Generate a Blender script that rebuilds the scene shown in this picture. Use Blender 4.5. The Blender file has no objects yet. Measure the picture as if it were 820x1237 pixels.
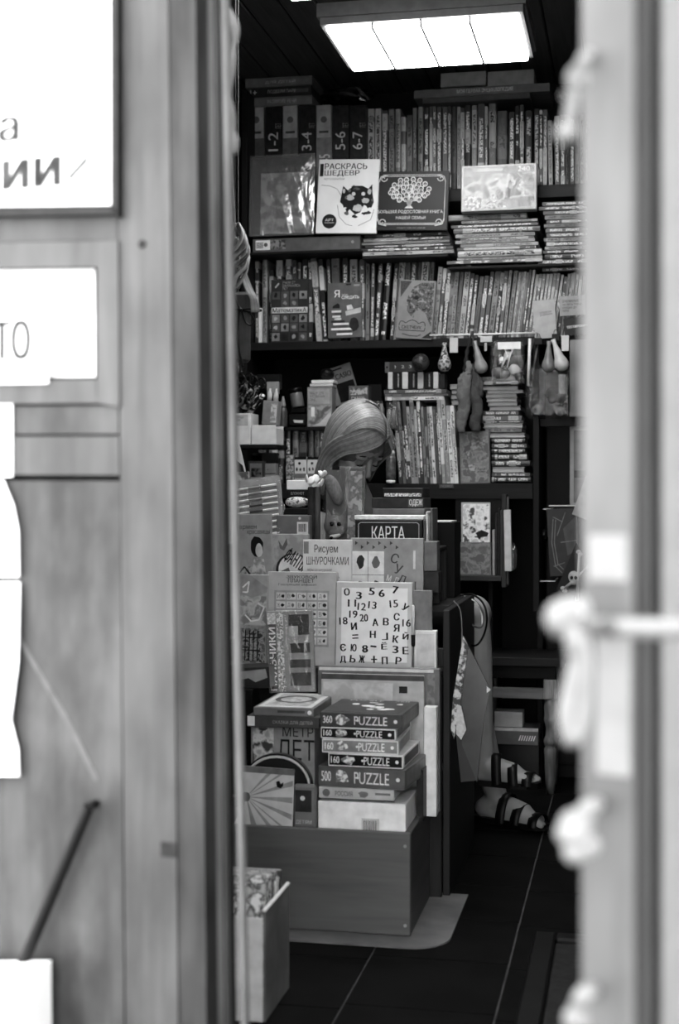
import bpy, bmesh, math, random
from mathutils import Vector, Matrix, Euler, geometry
random.seed(7)
SC = bpy.context.scene
COL = SC.collection
# ---------------------------------------------------------------- camera, sky, exposure
F = 1718.0; CX = 410.0; HY = 593.0; CH = 1.04; YAW = math.radians(11.6)
CS, SN = math.cos(YAW), math.sin(YAW)
cam = bpy.data.cameras.new('camera'); cam.sensor_fit = 'VERTICAL'; cam.sensor_height = 36.0
cam.lens = F * 36.0 / 1237.0
cam.shift_y = -(618.5 - HY) / 1237.0
cam.clip_start = 0.05; cam.clip_end = 200
cam.dof.use_dof = True; cam.dof.focus_distance = 4.1; cam.dof.aperture_fstop = 3.1
camo = bpy.data.objects.new('camera', cam); COL.objects.link(camo); SC.camera = camo
camo.location = (0, 0, CH); camo.rotation_euler = (math.pi / 2, 0, YAW)
W = bpy.data.worlds.new('overcast_sky'); SC.world = W; W.use_nodes = True
nt = W.node_tree; bg = nt.nodes['Background']; bg.inputs[0].default_value = (1, 1, 1, 1); bg.inputs[1].default_value = 7.0
SC.view_settings.view_transform = 'Standard'; SC.view_settings.look = 'None'
SC.view_settings.exposure = 0.25; SC.view_settings.gamma = 1.0; SC.view_settings.use_curve_mapping = False
LAMP = 17.0      # radiance of the fluorescent ceiling panels

# ---------------------------------------------------------------- projection helpers (photo pixel -> point of the room)
def ray(px, py):
    a = (px - CX) / F; b = (HY - py) / F
    return Vector((a * CS - SN, a * SN + CS, b))
def atY(px, py, Y):
    r = ray(px, py); t = Y / r.y
    return Vector((r.x * t, Y, CH + r.z * t))
def atZ(px, py, Z):
    r = ray(px, py); t = (Z - CH) / r.z
    return Vector((r.x * t, r.y * t, Z))
def atX(px, py, X):
    r = ray(px, py); t = X / r.x
    return Vector((X, r.y * t, CH + r.z * t))
def atD(px, py, d):
    r = ray(px, py); return Vector((r.x * d, r.y * d, CH + r.z * d))
# ---------------------------------------------------------------- materials
def lin(t):
    t = max(0.0, min(1.0, t))
    v = t / 12.92 if t <= 0.04045 else ((t + 0.055) / 1.055) ** 2.4
    return v ** 1.4
def g4(t): v = lin(t); return (v, v, v, 1)
MC = {}
def newmat(name):
    m = bpy.data.materials.new(name); m.use_nodes = True
    return m, m.node_tree, m.node_tree.nodes['Principled BSDF']
def ramp(n, stops, interp='LINEAR'):
    r = n.nodes.new('ShaderNodeValToRGB'); r.color_ramp.interpolation = interp
    e = r.color_ramp.elements
    while len(e) < len(stops): e.new(0.5)
    for i, (p, t) in enumerate(stops): e[i].position = p; e[i].color = g4(t)
    return r
def coords(n, scale=(1, 1, 1), loc=(0, 0, 0)):
    tc = n.nodes.new('ShaderNodeTexCoord'); mp = n.nodes.new('ShaderNodeMapping')
    mp.inputs['Scale'].default_value = scale; mp.inputs['Location'].default_value = loc
    n.links.new(tc.outputs['Object'], mp.inputs['Vector']); return mp.outputs[0]
def M(t, rough=0.55, var=0.06, sc=30, metal=0, coat=0):
    """plain grey surface with faint mottling"""
    k = ('p', round(t, 3), rough, var, sc, metal, coat)
    if k in MC: return MC[k]
    m, n, b = newmat('grey_%d' % int(t * 100))
    no = n.nodes.new('ShaderNodeTexNoise'); no.inputs['Scale'].default_value = sc; no.inputs['Detail'].default_value = 4
    n.links.new(coords(n), no.inputs['Vector'])
    r = ramp(n, [(0.3, max(0.01, t - var)), (0.7, min(1, t + var))])
    n.links.new(no.outputs[0], r.inputs[0]); n.links.new(r.outputs[0], b.inputs['Base Color'])
    b.inputs['Roughness'].default_value = rough; b.inputs['Metallic'].default_value = metal
    b.inputs['Coat Weight'].default_value = coat; b.inputs['Coat Roughness'].default_value = 0.12
    if t < .3 and not coat: b.inputs['Specular IOR Level'].default_value = .2
    MC[k] = m; return m
def wood(t, var=0.1, stretch=(25, 25, 1.6), rough=0.6, dirt=0.0):
    k = ('w', t, var, stretch, rough, dirt)
    if k in MC: return MC[k]
    m, n, b = newmat('wood_%d' % int(t * 100))
    no = n.nodes.new('ShaderNodeTexNoise'); no.inputs['Scale'].default_value = 3; no.inputs['Detail'].default_value = 6; no.inputs['Distortion'].default_value = 0.4
    n.links.new(coords(n, stretch), no.inputs['Vector'])
    r = ramp(n, [(0.3, max(0.01, t - var)), (0.5, t), (0.72, min(1, t + var * 0.6))])
    n.links.new(no.outputs[0], r.inputs[0]); out = r.outputs[0]
    if dirt:
        n2 = n.nodes.new('ShaderNodeTexNoise'); n2.inputs['Scale'].default_value = 9; n2.inputs['Detail'].default_value = 8
        n.links.new(coords(n, (1.3, 1.3, 0.6)), n2.inputs['Vector'])
        r2 = ramp(n, [(0.35, 1 - dirt), (0.62, 1.0)]); n.links.new(n2.outputs[0], r2.inputs[0])
        mx = n.nodes.new('ShaderNodeMix'); mx.data_type = 'RGBA'; mx.blend_type = 'MULTIPLY'; mx.inputs['Factor'].default_value = 1
        n.links.new(out, mx.inputs[6]); n.links.new(r2.outputs[0], mx.inputs[7]); out = mx.outputs[2]
    n.links.new(out, b.inputs['Base Color']); b.inputs['Roughness'].default_value = rough; b.inputs['Specular IOR Level'].default_value = .5 if t > .35 else .2
    bp = n.nodes.new('ShaderNodeBump'); bp.inputs['Strength'].default_value = 0.15; bp.inputs['Distance'].default_value = 0.003
    n.links.new(no.outputs[0], bp.inputs['Height']); n.links.new(bp.outputs[0], b.inputs['Normal'])
    MC[k] = m; return m
def pic(tones, sc=40, seed=0, rough=0.4, kind='noise', coat=0):
    """printed artwork: stepped tones from noise or cells"""
    k = ('pic', tuple(tones), sc, seed, rough, kind, coat)
    if k in MC: return MC[k]
    m, n, b = newmat('printed_art')
    v = coords(n, (1, 1, 1), (seed * 3.1, seed * 1.7, seed * 2.3))
    if kind == 'noise':
        t = n.nodes.new('ShaderNodeTexNoise'); t.inputs['Scale'].default_value = sc; t.inputs['Detail'].default_value = 5; t.inputs['Distortion'].default_value = .25; o = t.outputs[0]
        lo, hi = 0.34, 0.66
    elif kind == 'cell':
        t = n.nodes.new('ShaderNodeTexVoronoi'); t.inputs['Scale'].default_value = sc; o = t.outputs['Distance']; lo, hi = 0.08, 0.75
    else:
        t = n.nodes.new('ShaderNodeTexWave'); t.inputs['Scale'].default_value = sc; t.inputs['Distortion'].default_value = 6; t.inputs['Detail'].default_value = 3; o = t.outputs[0]; lo, hi = 0.1, 0.9
    n.links.new(v, t.inputs['Vector'])
    N = len(tones)
    r = ramp(n, [(0.0 if i == 0 else lo + (hi - lo) * i / N, tt) for i, tt in enumerate(tones)], 'LINEAR' if kind == 'noise' else 'CONSTANT')
    n.links.new(o, r.inputs[0]); n.links.new(r.outputs[0], b.inputs['Base Color'])
    b.inputs['Roughness'].default_value = rough; b.inputs['Coat Weight'].default_value = coat; b.inputs['Specular IOR Level'].default_value = .35 if max(tones) > .2 else .08
    MC[k] = m; return m
def film(op=0.25, tone=0.9, sc=18, seed=0):
    """crinkled clear plastic film"""
    k = ('film', op, tone, sc, seed)
    if k in MC: return MC[k]
    m, n, b = newmat('clear_film')
    n.nodes.remove(b); out = n.nodes['Material Output']
    no = n.nodes.new('ShaderNodeTexNoise'); no.inputs['Scale'].default_value = sc; no.inputs['Detail'].default_value = 2; no.inputs['Distortion'].default_value = .8
    n.links.new(coords(n, (1, .3, .45), (seed, seed * 2, 0)), no.inputs['Vector'])
    bp = n.nodes.new('ShaderNodeBump'); bp.inputs['Strength'].default_value = 0.9; bp.inputs['Distance'].default_value = 0.01
    n.links.new(no.outputs[0], bp.inputs['Height'])
    tr = n.nodes.new('ShaderNodeBsdfTransparent'); gl = n.nodes.new('ShaderNodeBsdfGlossy'); gl.inputs['Roughness'].default_value = .2; gl.inputs['Color'].default_value = g4(tone)
    n.links.new(bp.outputs[0], gl.inputs['Normal'])
    df = n.nodes.new('ShaderNodeBsdfDiffuse'); df.inputs['Color'].default_value = g4(tone); n.links.new(bp.outputs[0], df.inputs['Normal'])
    m1 = n.nodes.new('ShaderNodeMixShader'); m1.inputs[0].default_value = .3; n.links.new(gl.outputs[0], m1.inputs[1]); n.links.new(df.outputs[0], m1.inputs[2])
    mx = n.nodes.new('ShaderNodeMixShader'); mx.inputs[0].default_value = op * .6
    n.links.new(tr.outputs[0], mx.inputs[1]); n.links.new(m1.outputs[0], mx.inputs[2]); n.links.new(mx.outputs[0], out.inputs[0])
    MC[k] = m; return m
def bookmat():
    m, n, b = newmat('book_cover')
    L = n.links.new; N = n.nodes.new
    oi = N('ShaderNodeObjectInfo'); sp = N('ShaderNodeSeparateColor'); L(oi.outputs['Color'], sp.inputs[0])
    tc = N('ShaderNodeTexCoord'); sx = N('ShaderNodeSeparateXYZ'); L(tc.outputs['Object'], sx.inputs[0])
    def math_(op, a, bb=None):
        k = N('ShaderNodeMath'); k.operation = op
        for i, q in enumerate((a, bb)):
            if q is None: continue
            if isinstance(q, (int, float)): k.inputs[i].default_value = q
            else: L(q, k.inputs[i])
        return k.outputs[0]
    sd = math_('MULTIPLY', sp.outputs[2], 57.0)
    def noise(xs, zs, off):
        cb = N('ShaderNodeCombineXYZ')
        L(math_('MULTIPLY', sx.outputs[0], xs), cb.inputs[0]); L(math_('ADD', sd, off), cb.inputs[1]); L(math_('MULTIPLY', sx.outputs[2], zs), cb.inputs[2])
        t = N('ShaderNodeTexNoise'); t.inputs['Scale'].default_value = 1; t.inputs['Detail'].default_value = 1.5
        L(cb.outputs[0], t.inputs['Vector']); return t.outputs[0]
    letters = math_('GREATER_THAN', noise(4.5, 52, 0), 0.47)
    where = math_('GREATER_THAN', noise(0, 4.2, 11.0), 0.44)
    inx = math_('LESS_THAN', math_('ABSOLUTE', sx.outputs[0]), 0.27)
    onsp = math_('LESS_THAN', sx.outputs[1], 0.06)
    ends = math_('LESS_THAN', math_('ABSOLUTE', math_('SUBTRACT', sx.outputs[2], 0.5)), 0.42)
    mk = math_('MULTIPLY', math_('MULTIPLY', letters, where), math_('MULTIPLY', inx, math_('MULTIPLY', onsp, ends)))
    band = math_('MULTIPLY', math_('GREATER_THAN', noise(0, 2.6, 31.0), 0.57), 0.62)
    wear = noise(5, 9, 47.0)
    base = math_('MULTIPLY', sp.outputs[0], math_('ADD', 0.72, math_('MULTIPLY', wear, 0.56)))
    def mixv(f, a, c):
        k = N('ShaderNodeMix'); L(f, k.inputs[0]); L(a, k.inputs[2]); L(c, k.inputs[3]); return k.outputs[0]
    v = mixv(band, base, sp.outputs[1]); inv = mixv(band, sp.outputs[1], base)
    v = mixv(mk, v, inv)
    cc = N('ShaderNodeCombineColor'); [L(v, cc.inputs[i]) for i in range(3)]
    L(cc.outputs[0], b.inputs['Base Color']); b.inputs['Roughness'].default_value = 0.42
    return m
BOOKM = bookmat()
PAGES = M(0.72, 0.9, 0.08, 220)
INK = M(0.08, 0.5, 0.02); WHITE = M(0.9, 0.5, 0.03); BLACK = M(0.06, 0.45, 0.02)
# ---------------------------------------------------------------- objects
def link(o): COL.objects.link(o); return o
def tag(o, label=None, cat=None, group=None, kind=None):
    if label: o['label'] = label
    if cat: o['category'] = cat
    if group: o['group'] = group
    if kind: o['kind'] = kind
    return o
def empty(name, loc, rot=(0, 0, 0), label=None, cat=None, group=None, kind=None):
    o = link(bpy.data.objects.new(name, None)); o.location = loc; o.rotation_euler = rot; o.empty_display_size = 0.05
    return tag(o, label, cat, group, kind)
class MB:
    """mesh collector"""
    def __init__(s): s.v = []; s.f = []; s.mi = []; s.cur = 0
    def add(s, vs, fs):
        o = len(s.v); s.v += [tuple(v) for v in vs]; s.f += [tuple(i + o for i in f) for f in fs]; s.mi += [s.cur] * len(fs); return s
    def box(s, x0, x1, y0, y1, z0, z1, M4=None):
        vs = [Vector((x, y, z)) for z in (z0, z1) for y in (y0, y1) for x in (x0, x1)]
        if M4 is not None: vs = [M4 @ v for v in vs]
        return s.add(vs, [(0, 2, 3, 1), (4, 5, 7, 6), (0, 1, 5, 4), (2, 6, 7, 3), (0, 4, 6, 2), (1, 3, 7, 5)])
    def bbox(s, x0, x1, y0, y1, z0, z1, b=0.004, seg=1):
        bm = bmesh.new(); bmesh.ops.create_cube(bm, size=1)
        for v in bm.verts: v.co = Vector(((x0 + x1) / 2 + v.co.x * (x1 - x0), (y0 + y1) / 2 + v.co.y * (y1 - y0), (z0 + z1) / 2 + v.co.z * (z1 - z0)))
        b = min(b, 0.45 * min(abs(x1 - x0), abs(y1 - y0), abs(z1 - z0)))
        bmesh.ops.bevel(bm, geom=bm.edges[:], offset=b, segments=seg, affect='EDGES', profile=0.6)
        bm.verts.index_update()
        s.add([v.co for v in bm.verts], [[v.index for v in f.verts] for f in bm.faces]); bm.free(); return s
    def prism(s, pts, y0, y1):
        """outline in x,z extruded along y (pts anticlockwise seen from -y)"""
        n = len(pts)
        a = sum(pts[i][0] * pts[(i + 1) % n][1] - pts[(i + 1) % n][0] * pts[i][1] for i in range(n))
        if a < 0: pts = pts[::-1]
        vs = [(p[0], y0, p[1]) for p in pts] + [(p[0], y1, p[1]) for p in pts]
        fs = [list(range(n)), list(range(2 * n - 1, n - 1, -1))] + [(i, i + n, (i + 1) % n + n, (i + 1) % n) for i in range(n)]
        return s.add(vs, fs)
    def tube(s, pts, r, n=8, cap=True):
        pts = [Vector(p) for p in pts]; m = len(pts); rs = r if isinstance(r, (list, tuple)) else [r] * m
        up = Vector((0, 0, 1)); vs = []; fs = []; prev = None
        for i, p in enumerate(pts):
            d = (pts[min(i + 1, m - 1)] - pts[max(i - 1, 0)])
            d = d.normalized() if d.length > 1e-9 else Vector((0, 0, 1))
            if prev is None:
                u = d.cross(up) if abs(d.dot(up)) < 0.95 else d.cross(Vector((1, 0, 0)))
            else: u = prev - d * prev.dot(d)
            u.normalize(); prev = u; w = d.cross(u)
            vs += [p + (u * math.cos(2 * math.pi * k / n) + w * math.sin(2 * math.pi * k / n)) * rs[i] for k in range(n)]
        for i in range(m - 1):
            for k in range(n): fs.append((i * n + k, i * n + (k + 1) % n, (i + 1) * n + (k + 1) % n, (i + 1) * n + k))
        if cap: fs.append(tuple(range(n - 1, -1, -1))); fs.append(tuple(range((m - 1) * n, m * n)))
        return s.add(vs, fs)
    def lathe(s, prof, c=(0, 0, 0), n=16):
        vs = []; fs = []; m = len(prof)
        for r, z in prof: vs += [(c[0] + r * math.cos(2 * math.pi * k / n), c[1] + r * math.sin(2 * math.pi * k / n), c[2] + z) for k in range(n)]
        for i in range(m - 1):
            for k in range(n): fs.append((i * n + k, i * n + (k + 1) % n, (i + 1) * n + (k + 1) % n, (i + 1) * n + k))
        fs.append(tuple(range(n - 1, -1, -1))); fs.append(tuple(range((m - 1) * n, m * n)))
        return s.add(vs, fs)
    def ell(s, c, r, rot=None, nu=16, nv=10):
        vs = []; fs = []; R = rot.to_matrix() if rot else Matrix.Identity(3); c = Vector(c)
        for j in range(nv + 1):
            th = math.pi * j / nv
            for k in range(nu):
                ph = 2 * math.pi * k / nu
                vs.append(c + R @ Vector((r[0] * math.sin(th) * math.cos(ph), r[1] * math.sin(th) * math.sin(ph), r[2] * math.cos(th))))
        for j in range(nv):
            for k in range(nu): fs.append((j * nu + k, (j + 1) * nu + k, (j + 1) * nu + (k + 1) % nu, j * nu + (k + 1) % nu))
        return s.add(vs, fs)
    def mesh(s, name, mats, smooth=False):
        me = bpy.data.meshes.new(name); me.from_pydata(s.v, [], s.f)
        for m in (mats if isinstance(mats, (list, tuple)) else [mats]): me.materials.append(m)
        if any(s.mi): me.polygons.foreach_set('material_index', s.mi)
        if smooth: me.polygons.foreach_set('use_smooth', [True] * len(me.polygons))
        me.update(); return me
    def build(s, name, mats, parent=None, smooth=False, **kw):
        o = link(bpy.data.objects.new(name, s.mesh(name, mats, smooth)))
        if parent: o.parent = parent
        return tag(o, **kw)
def spline(pts, n=8):
    """Catmull-Rom through points"""
    P = [Vector(p) for p in pts]; P = [2 * P[0] - P[1]] + P + [2 * P[-1] - P[-2]]; out = []
    for i in range(1, len(P) - 2):
        for k in range(n):
            t = k / n; a, b, c, d = P[i - 1:i + 3]
            out.append(0.5 * ((2 * b) + (c - a) * t + (2 * a - 5 * b + 4 * c - d) * t * t + (3 * b - a - 3 * c + d) * t ** 3))
    return out + [P[-2]]
TXT = {}
def fill_outlines(co, edges):
    """triangulate glyph outlines; a triangle is ink when the winding number of its centre is not zero"""
    nb = {}
    for a, b in edges: nb.setdefault(a, []).append(b); nb.setdefault(b, []).append(a)
    seen = set(); loops = []
    for st in sorted(nb):
        if st in seen: continue
        lp = [st]; seen.add(st); cur = min(nb[st])
        if st + 1 in nb[st]: cur = st + 1
        while cur not in seen:
            seen.add(cur); lp.append(cur); nx = [q for q in nb[cur] if q not in seen]
            if not nx: break
            cur = nx[0]
        if len(lp) > 2: loops.append([Vector(co[i]) for i in lp])
    out_v = []; out_f = []
    # glyphs by overlapping x ranges
    rng = sorted([(min(p.x for p in l), max(p.x for p in l), l) for l in loops], key=lambda q: q[0]); groups = []
    for x0, x1, l in rng:
        if groups and x0 < groups[-1][1] - 1e-6: groups[-1][2].append(l); groups[-1][1] = max(groups[-1][1], x1)
        else: groups.append([x0, x1, [l]])
    for _, _, ls in groups:
        V = []; E = []
        for l in ls:
            b0 = len(V); V += l; E += [(b0 + i, b0 + (i + 1) % len(l)) for i in range(len(l))]
        r = geometry.delaunay_2d_cdt(V, E, [], 0, 1e-6)
        def wind(p):
            w = 0
            for l in ls:
                for i in range(len(l)):
                    a, b = l[i], l[(i + 1) % len(l)]
                    if (a.y <= p.y) != (b.y <= p.y):
                        if a.x + (p.y - a.y) / (b.y - a.y) * (b.x - a.x) > p.x: w += 1 if b.y > a.y else -1
            return w
        base = len(out_v); out_v += [(q.x, q.y) for q in r[0]]
        for t in r[2]:
            c = (r[0][t[0]] + r[0][t[1]] + r[0][t[2]]) / 3
            if wind(c): out_f.append(tuple(base + i for i in t))
    return out_v, out_f
def text_mesh(body, bold=0.0):
    k = (body, bold)
    if k in TXT: return TXT[k]
    c = bpy.data.curves.new('lettering', 'FONT'); c.body = body; c.resolution_u = 4; c.fill_mode = 'NONE'; c.align_x = 'LEFT'; c.space_line = 0.85
    o = link(bpy.data.objects.new('lettering_source', c)); dg = bpy.context.evaluated_depsgraph_get(); dg.update()
    me = bpy.data.meshes.new_from_object(o.evaluated_get(dg)); bpy.data.objects.remove(o)
    v, f = fill_outlines([(p.co.x, p.co.y) for p in me.vertices], [tuple(e.vertices) for e in me.edges])
    x0 = min(p[0] for p in v); x1 = max(p[0] for p in v); y0 = min(p[1] for p in v); y1 = max(p[1] for p in v)
    v = [((x - x0) / (x1 - x0), (y - y0) / (y1 - y0), 0) for x, y in v]
    if bold:
        n = len(v); v0 = list(v); f0 = list(f); bb = bold * 1.2 / max(1, len(body.split('\n')[0]) ** .5)
        for k_, sh_ in enumerate((-bb, bb)):
            v = v + [(x + sh_, y, (k_ + 1) * .00012) for x, y, _ in v0]; f = f + [tuple(i + n * (k_ + 1) for i in q) for q in f0]
    TXT[k] = (v, f); return TXT[k]
class Face:
    """front of a thing: fractional coordinates fx (left-right), fy (top-bottom) on the plane y=-off of the parent"""
    def __init__(s, parent, w, h, y=0.0): s.p = parent; s.w = w; s.h = h; s.y = y
    def P(s, fx, fy): return ((fx - 0.5) * s.w, (1 - fy) * s.h)
    def text(s, body, x0, y0, x1, y1, mat=INK, bold=0.0, rot=0.0, off=0.0006, name='title_lettering'):
        v, f = text_mesh(body, bold); X0, Z1 = s.P(x0, y0); X1, Z0 = s.P(x1, y1)
        cx, cz = (X0 + X1) / 2, (Z0 + Z1) / 2; ca, sa = math.cos(rot), math.sin(rot); out = []
        W_, H_ = X1 - X0, Z1 - Z0
        if abs(abs(rot) - math.pi / 2) < .3: W_, H_ = H_, W_
        for a, b, yo in v:
            dx, dz = (a - 0.5) * W_, (b - 0.5) * H_
            out.append((cx + dx * ca - dz * sa, s.y - off - yo, cz + dx * sa + dz * ca))
        return MB().add(out, f).build(name, mat, s.p)
    def rect(s, x0, y0, x1, y1, mat, off=0.0004, name='printed_panel'):
        X0, Z1 = s.P(x0, y0); X1, Z0 = s.P(x1, y1)
        return MB().box(X0, X1, s.y - off, s.y - 0.00002, Z0, Z1).build(name, mat, s.p)
    def poly(s, pts, mat, off=0.0005, name='printed_picture'):
        return MB().prism([s.P(*p) for p in pts], s.y - off, s.y - 0.00002).build(name, mat, s.p)
    def disc(s, cx, cy, r, mat, off=0.0006, n=20, name='printed_roundel', ry=None):
        X, Z = s.P(cx, cy); R = r * s.w; RY = R if ry is None else ry * s.h
        return MB().prism([(X + R * math.cos(2 * math.pi * k / n), Z + RY * math.sin(2 * math.pi * k / n)) for k in range(n)], s.y - off, s.y - 0.00002).build(name, mat, s.p)
    def lines(s, paths, r, mat, name='printed_lines'):
        m = MB()
        for p in paths:
            for a, b in zip(p[:-1], p[1:]):
                A = Vector(s.P(*a)); B = Vector(s.P(*b)); d = B - A
                if d.length < 1e-7: continue
                nn = Vector((-d.y, d.x)).normalized() * r
                m.prism([tuple(A + nn), tuple(A - nn), tuple(B - nn), tuple(B + nn)], s.y - 0.0008, s.y - 0.0001)
        return m.build(name, mat, s.p)
def book_unit(kind):
    """unit book: x thickness, y from spine (0) to fore edge (1), z height"""
    m = MB()
    if kind == 'hard':
        prof = [(-.5, .02), (-.38, 0), (0, -.012), (.38, 0), (.5, .02), (.5, 1), (.42, 1), (.42, .05), (-.42, .05), (-.42, 1), (-.5, 1)]; z0 = .018
    else:
        prof = [(-.5, .004), (-.46, 0), (.46, 0), (.5, .004), (.5, 1), (.44, 1), (.44, .03), (-.44, .03), (-.44, 1), (-.5, 1)]; z0 = .003
    n = len(prof); a = sum(prof[i][0] * prof[(i + 1) % n][1] - prof[(i + 1) % n][0] * prof[i][1] for i in range(n))
    if a < 0: prof = prof[::-1]
    vs = [(p[0], p[1], 0) for p in prof] + [(p[0], p[1], 1) for p in prof]
    m.add(vs, [tuple(range(n - 1, -1, -1)), tuple(range(n, 2 * n))] + [(i, (i + 1) % n, (i + 1) % n + n, i + n) for i in range(n)])
    m.cur = 1; m.box(-.415, .415, .045, .975, z0, 1 - z0)
    return m.mesh('book_' + kind, [BOOKM, PAGES])
UNIT = {'hard': book_unit('hard'), 'soft': book_unit('soft')}
ORD = 'first second third fourth fifth sixth seventh eighth ninth tenth eleventh twelfth thirteenth fourteenth fifteenth sixteenth seventeenth eighteenth nineteenth'.split()
TEN = {2: 'twenty', 3: 'thirty', 4: 'forty', 5: 'fifty'}; TENTH = {2: 'twentieth', 3: 'thirtieth', 4: 'fortieth', 5: 'fiftieth'}
def nth(i):
    i += 1
    return ORD[i - 1] if i < 20 else (TENTH[i // 10] if i % 10 == 0 else TEN[i // 10] + '-' + ORD[i % 10 - 1])
def word(t): return 'black' if t < .16 else 'dark grey' if t < .34 else 'mid-grey' if t < .52 else 'light grey' if t < .74 else 'white'
def bookobj(name, th, dep, h, Mx, tone, ink=None, kind='soft'):
    o = link(bpy.data.objects.new(name, UNIT[kind]))
    o.matrix_world = Mx @ Matrix.Diagonal((th, dep, h, 1))
    if ink is None: ink = 0.85 if tone < 0.45 else random.choice([0.12, 0.2, 0.3])
    o.color = (lin(tone), lin(ink), random.random(), 1); return o
def upright_row(Y, zs, items, where, group, dep=0.17, hard=0.4):
    """items: (base px, top px, width px, top py, tone[, ink])"""
    items = sorted(items, key=lambda q: q[0])
    for i, it in enumerate(items):
        xb, xt, w, yt, tone = it[:5]; ink = it[5] if len(it) > 5 else None
        r = ray(xb, HY); t = Y / r.y
        yb = HY + (CH - zs) / t * F
        B = atY(xb, yb, Y); B.z = zs; T = atY(xt, yt, Y); up = (T - B); h = up.length; up.normalize()
        yj = random.uniform(-0.006, 0.006)
        ydir = Vector((0, 1, 0)); xdir = ydir.cross(up).normalized()
        th = w * t / F * 0.95
        Mx = Matrix.Translation(B + Vector((0, yj + 0.006, th * 0.5 * abs(up.x)))) @ Matrix((xdir, ydir, up)).transposed().to_4x4()
        o = bookobj('book', th, dep * random.uniform(.86, 1), h, Mx, tone, ink, 'hard' if random.random() < hard and w > 5 else 'soft')
        thin = 'thin' if w < 5.2 else 'thick' if w > 8.5 else 'slim'
        tag(o, '%s %s %s book %s, %s from the left' % (thin, word(tone), 'leaning' if abs(xt - xb) > 4 else 'upright', where, nth(i)), 'book', group)
def flat_stack(Y, items, where, group, dep=0.2, base=None, noun='book'):
    """items top to bottom: (x0, x1, y0, y1, tone[, 'pages'])"""
    n = len(items)
    for i, it in enumerate(items):
        x0, x1, y0, y1, tone = it[:5]; pages = len(it) > 5 and it[5] == 'pages'
        A = atY(x0, y1, Y); Bp = atY(x1, y0, Y); xm = (x0 + x1) / 2
        z0 = atY(xm, y1, Y).z; z1 = atY(xm, y0, Y).z; th = (z1 - z0) * 0.97; L = Bp.x - A.x
        # local x -> world z, local z -> world x, local y -> depth
        rz = Matrix.Rotation(random.uniform(-.02, .02), 4, 'Z')
        if pages: R = Matrix(((0, 0, 1), (0, -1, 0), (1, 0, 0))); off = dep
        else: R = Matrix(((0, 0, 1), (0, 1, 0), (-1, 0, 0))); off = 0
        Mx = Matrix.Translation((A.x, Y + off, z0 + th / 2)) @ rz @ R.to_4x4()
        o = bookobj('book', th, dep, L, Mx, tone, it[6] if len(it) > 6 else None, 'hard' if pages or th > .018 else 'soft')
        tag(o, '%s %s %s, %s from top in the stack %s' % (word(tone), 'page-edged' if pages else 'flat', noun, nth(i), where), noun, group)
def board(name, label, cat, rect, Y, th, mat, lean=0, roll=0, yaw=0, group=None, part='cover', zb=None, pages=False, bev=0.0015):
    """a face-out thing: root at its bottom centre, front on local y=0. rect = x0,y0,x1,y1 in the photo"""
    x0, y0, x1, y1 = rect; xm = (x0 + x1) / 2
    A = atY(x0, y1, Y); B = atY(x1, y1, Y); c = (A + B) / 2; c.z = atY(xm, y1, Y).z; ztop = atY(xm, y0, Y).z
    if zb is not None: c.z = zb
    w = (B - A).length; h = (ztop - c.z) / max(.2, math.cos(lean))
    root = empty(name, c, (-lean, math.radians(roll), math.radians(yaw)), label, cat, group)
    m = MB()
    if pages:
        t = min(.003, th * .2)
        m.bbox(-w / 2, w / 2, 0, t, 0, h, .0012); m.bbox(-w / 2, w / 2, th - t, th, 0, h, .0012); m.box(-w / 2, -w / 2 + t, t, th - t, 0, h)
        cv = m.build(part, mat, root)
        MB().box(-w / 2 + t, w / 2 - .004, t, th - t, .004, h - .004).build('page_block', PAGES, root)
    else:
        cv = m.bbox(-w / 2, w / 2, 0, th, 0, h, bev).build(part, mat, root)
    return root, Face(cv, w, h)
class Frame:
    """vertical plane with its own turn; px -> (u, z) on it"""
    def __init__(s, P, ang):
        s.P = Vector(P); s.ang = ang; s.x = Vector((math.cos(ang), math.sin(ang), 0)); s.n = Vector((-math.sin(ang), math.cos(ang), 0))
    def uv(s, px, py, off=0):
        r = ray(px, py); C = Vector((0, 0, CH)); t = ((s.P + s.n * off - C).dot(s.n)) / r.dot(s.n); q = C + r * t - s.P
        return q.dot(s.x), q.z
def remeshed(mb, vox, smooth=4, fac=0.5):
    o = mb.build('remesh_source', [WHITE])
    m = o.modifiers.new('r', 'REMESH'); m.mode = 'VOXEL'; m.voxel_size = vox
    k = o.modifiers.new('s', 'SMOOTH'); k.iterations = smooth; k.factor = fac
    dg = bpy.context.evaluated_depsgraph_get(); dg.update()
    me = bpy.data.meshes.new_from_object(o.evaluated_get(dg)); bpy.data.objects.remove(o)
    me.materials.clear(); me.polygons.foreach_set('use_smooth', [True] * len(me.polygons)); return me
# ================================================================ THE SETTING
R = math.radians
XL, XR, YF, YB, ZC = -1.66, 1.0, 2.06, 5.42, 2.57
def struct(o, label=None): o['kind'] = 'structure'; return tag(o, label)
WALLM = M(0.55, 0.85, 0.04, 6); DARKW = wood(0.1, 0.04, (3, 30, 30)); SHELF = wood(0.16, 0.05, (1.5, 25, 25))
struct(MB().box(XL - .1, XR + .1, YB, YB + .1, -.06, ZC + .1).build('wall_back', M(0.14, 0.8, 0.03, 5)))
struct(MB().box(XL - .1, XL, YF, YB, -.06, ZC + .1).build('wall_left', WALLM))
struct(MB().box(XR, XR + .1, YF, YB, -.06, ZC + .1).build('wall_right', WALLM))
JL, JR, DT = -0.60, 0.24, 2.5     # doorway opening
fw = M(0.5, 0.9, 0.08, 9)
struct(MB().box(-4, JL, 2.0, YF, -.15, 4).box(JR, 4, 2.0, YF, -.15, 4).box(JL, JR, 2.0, YF, DT, 4).build('wall_front', fw))
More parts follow.
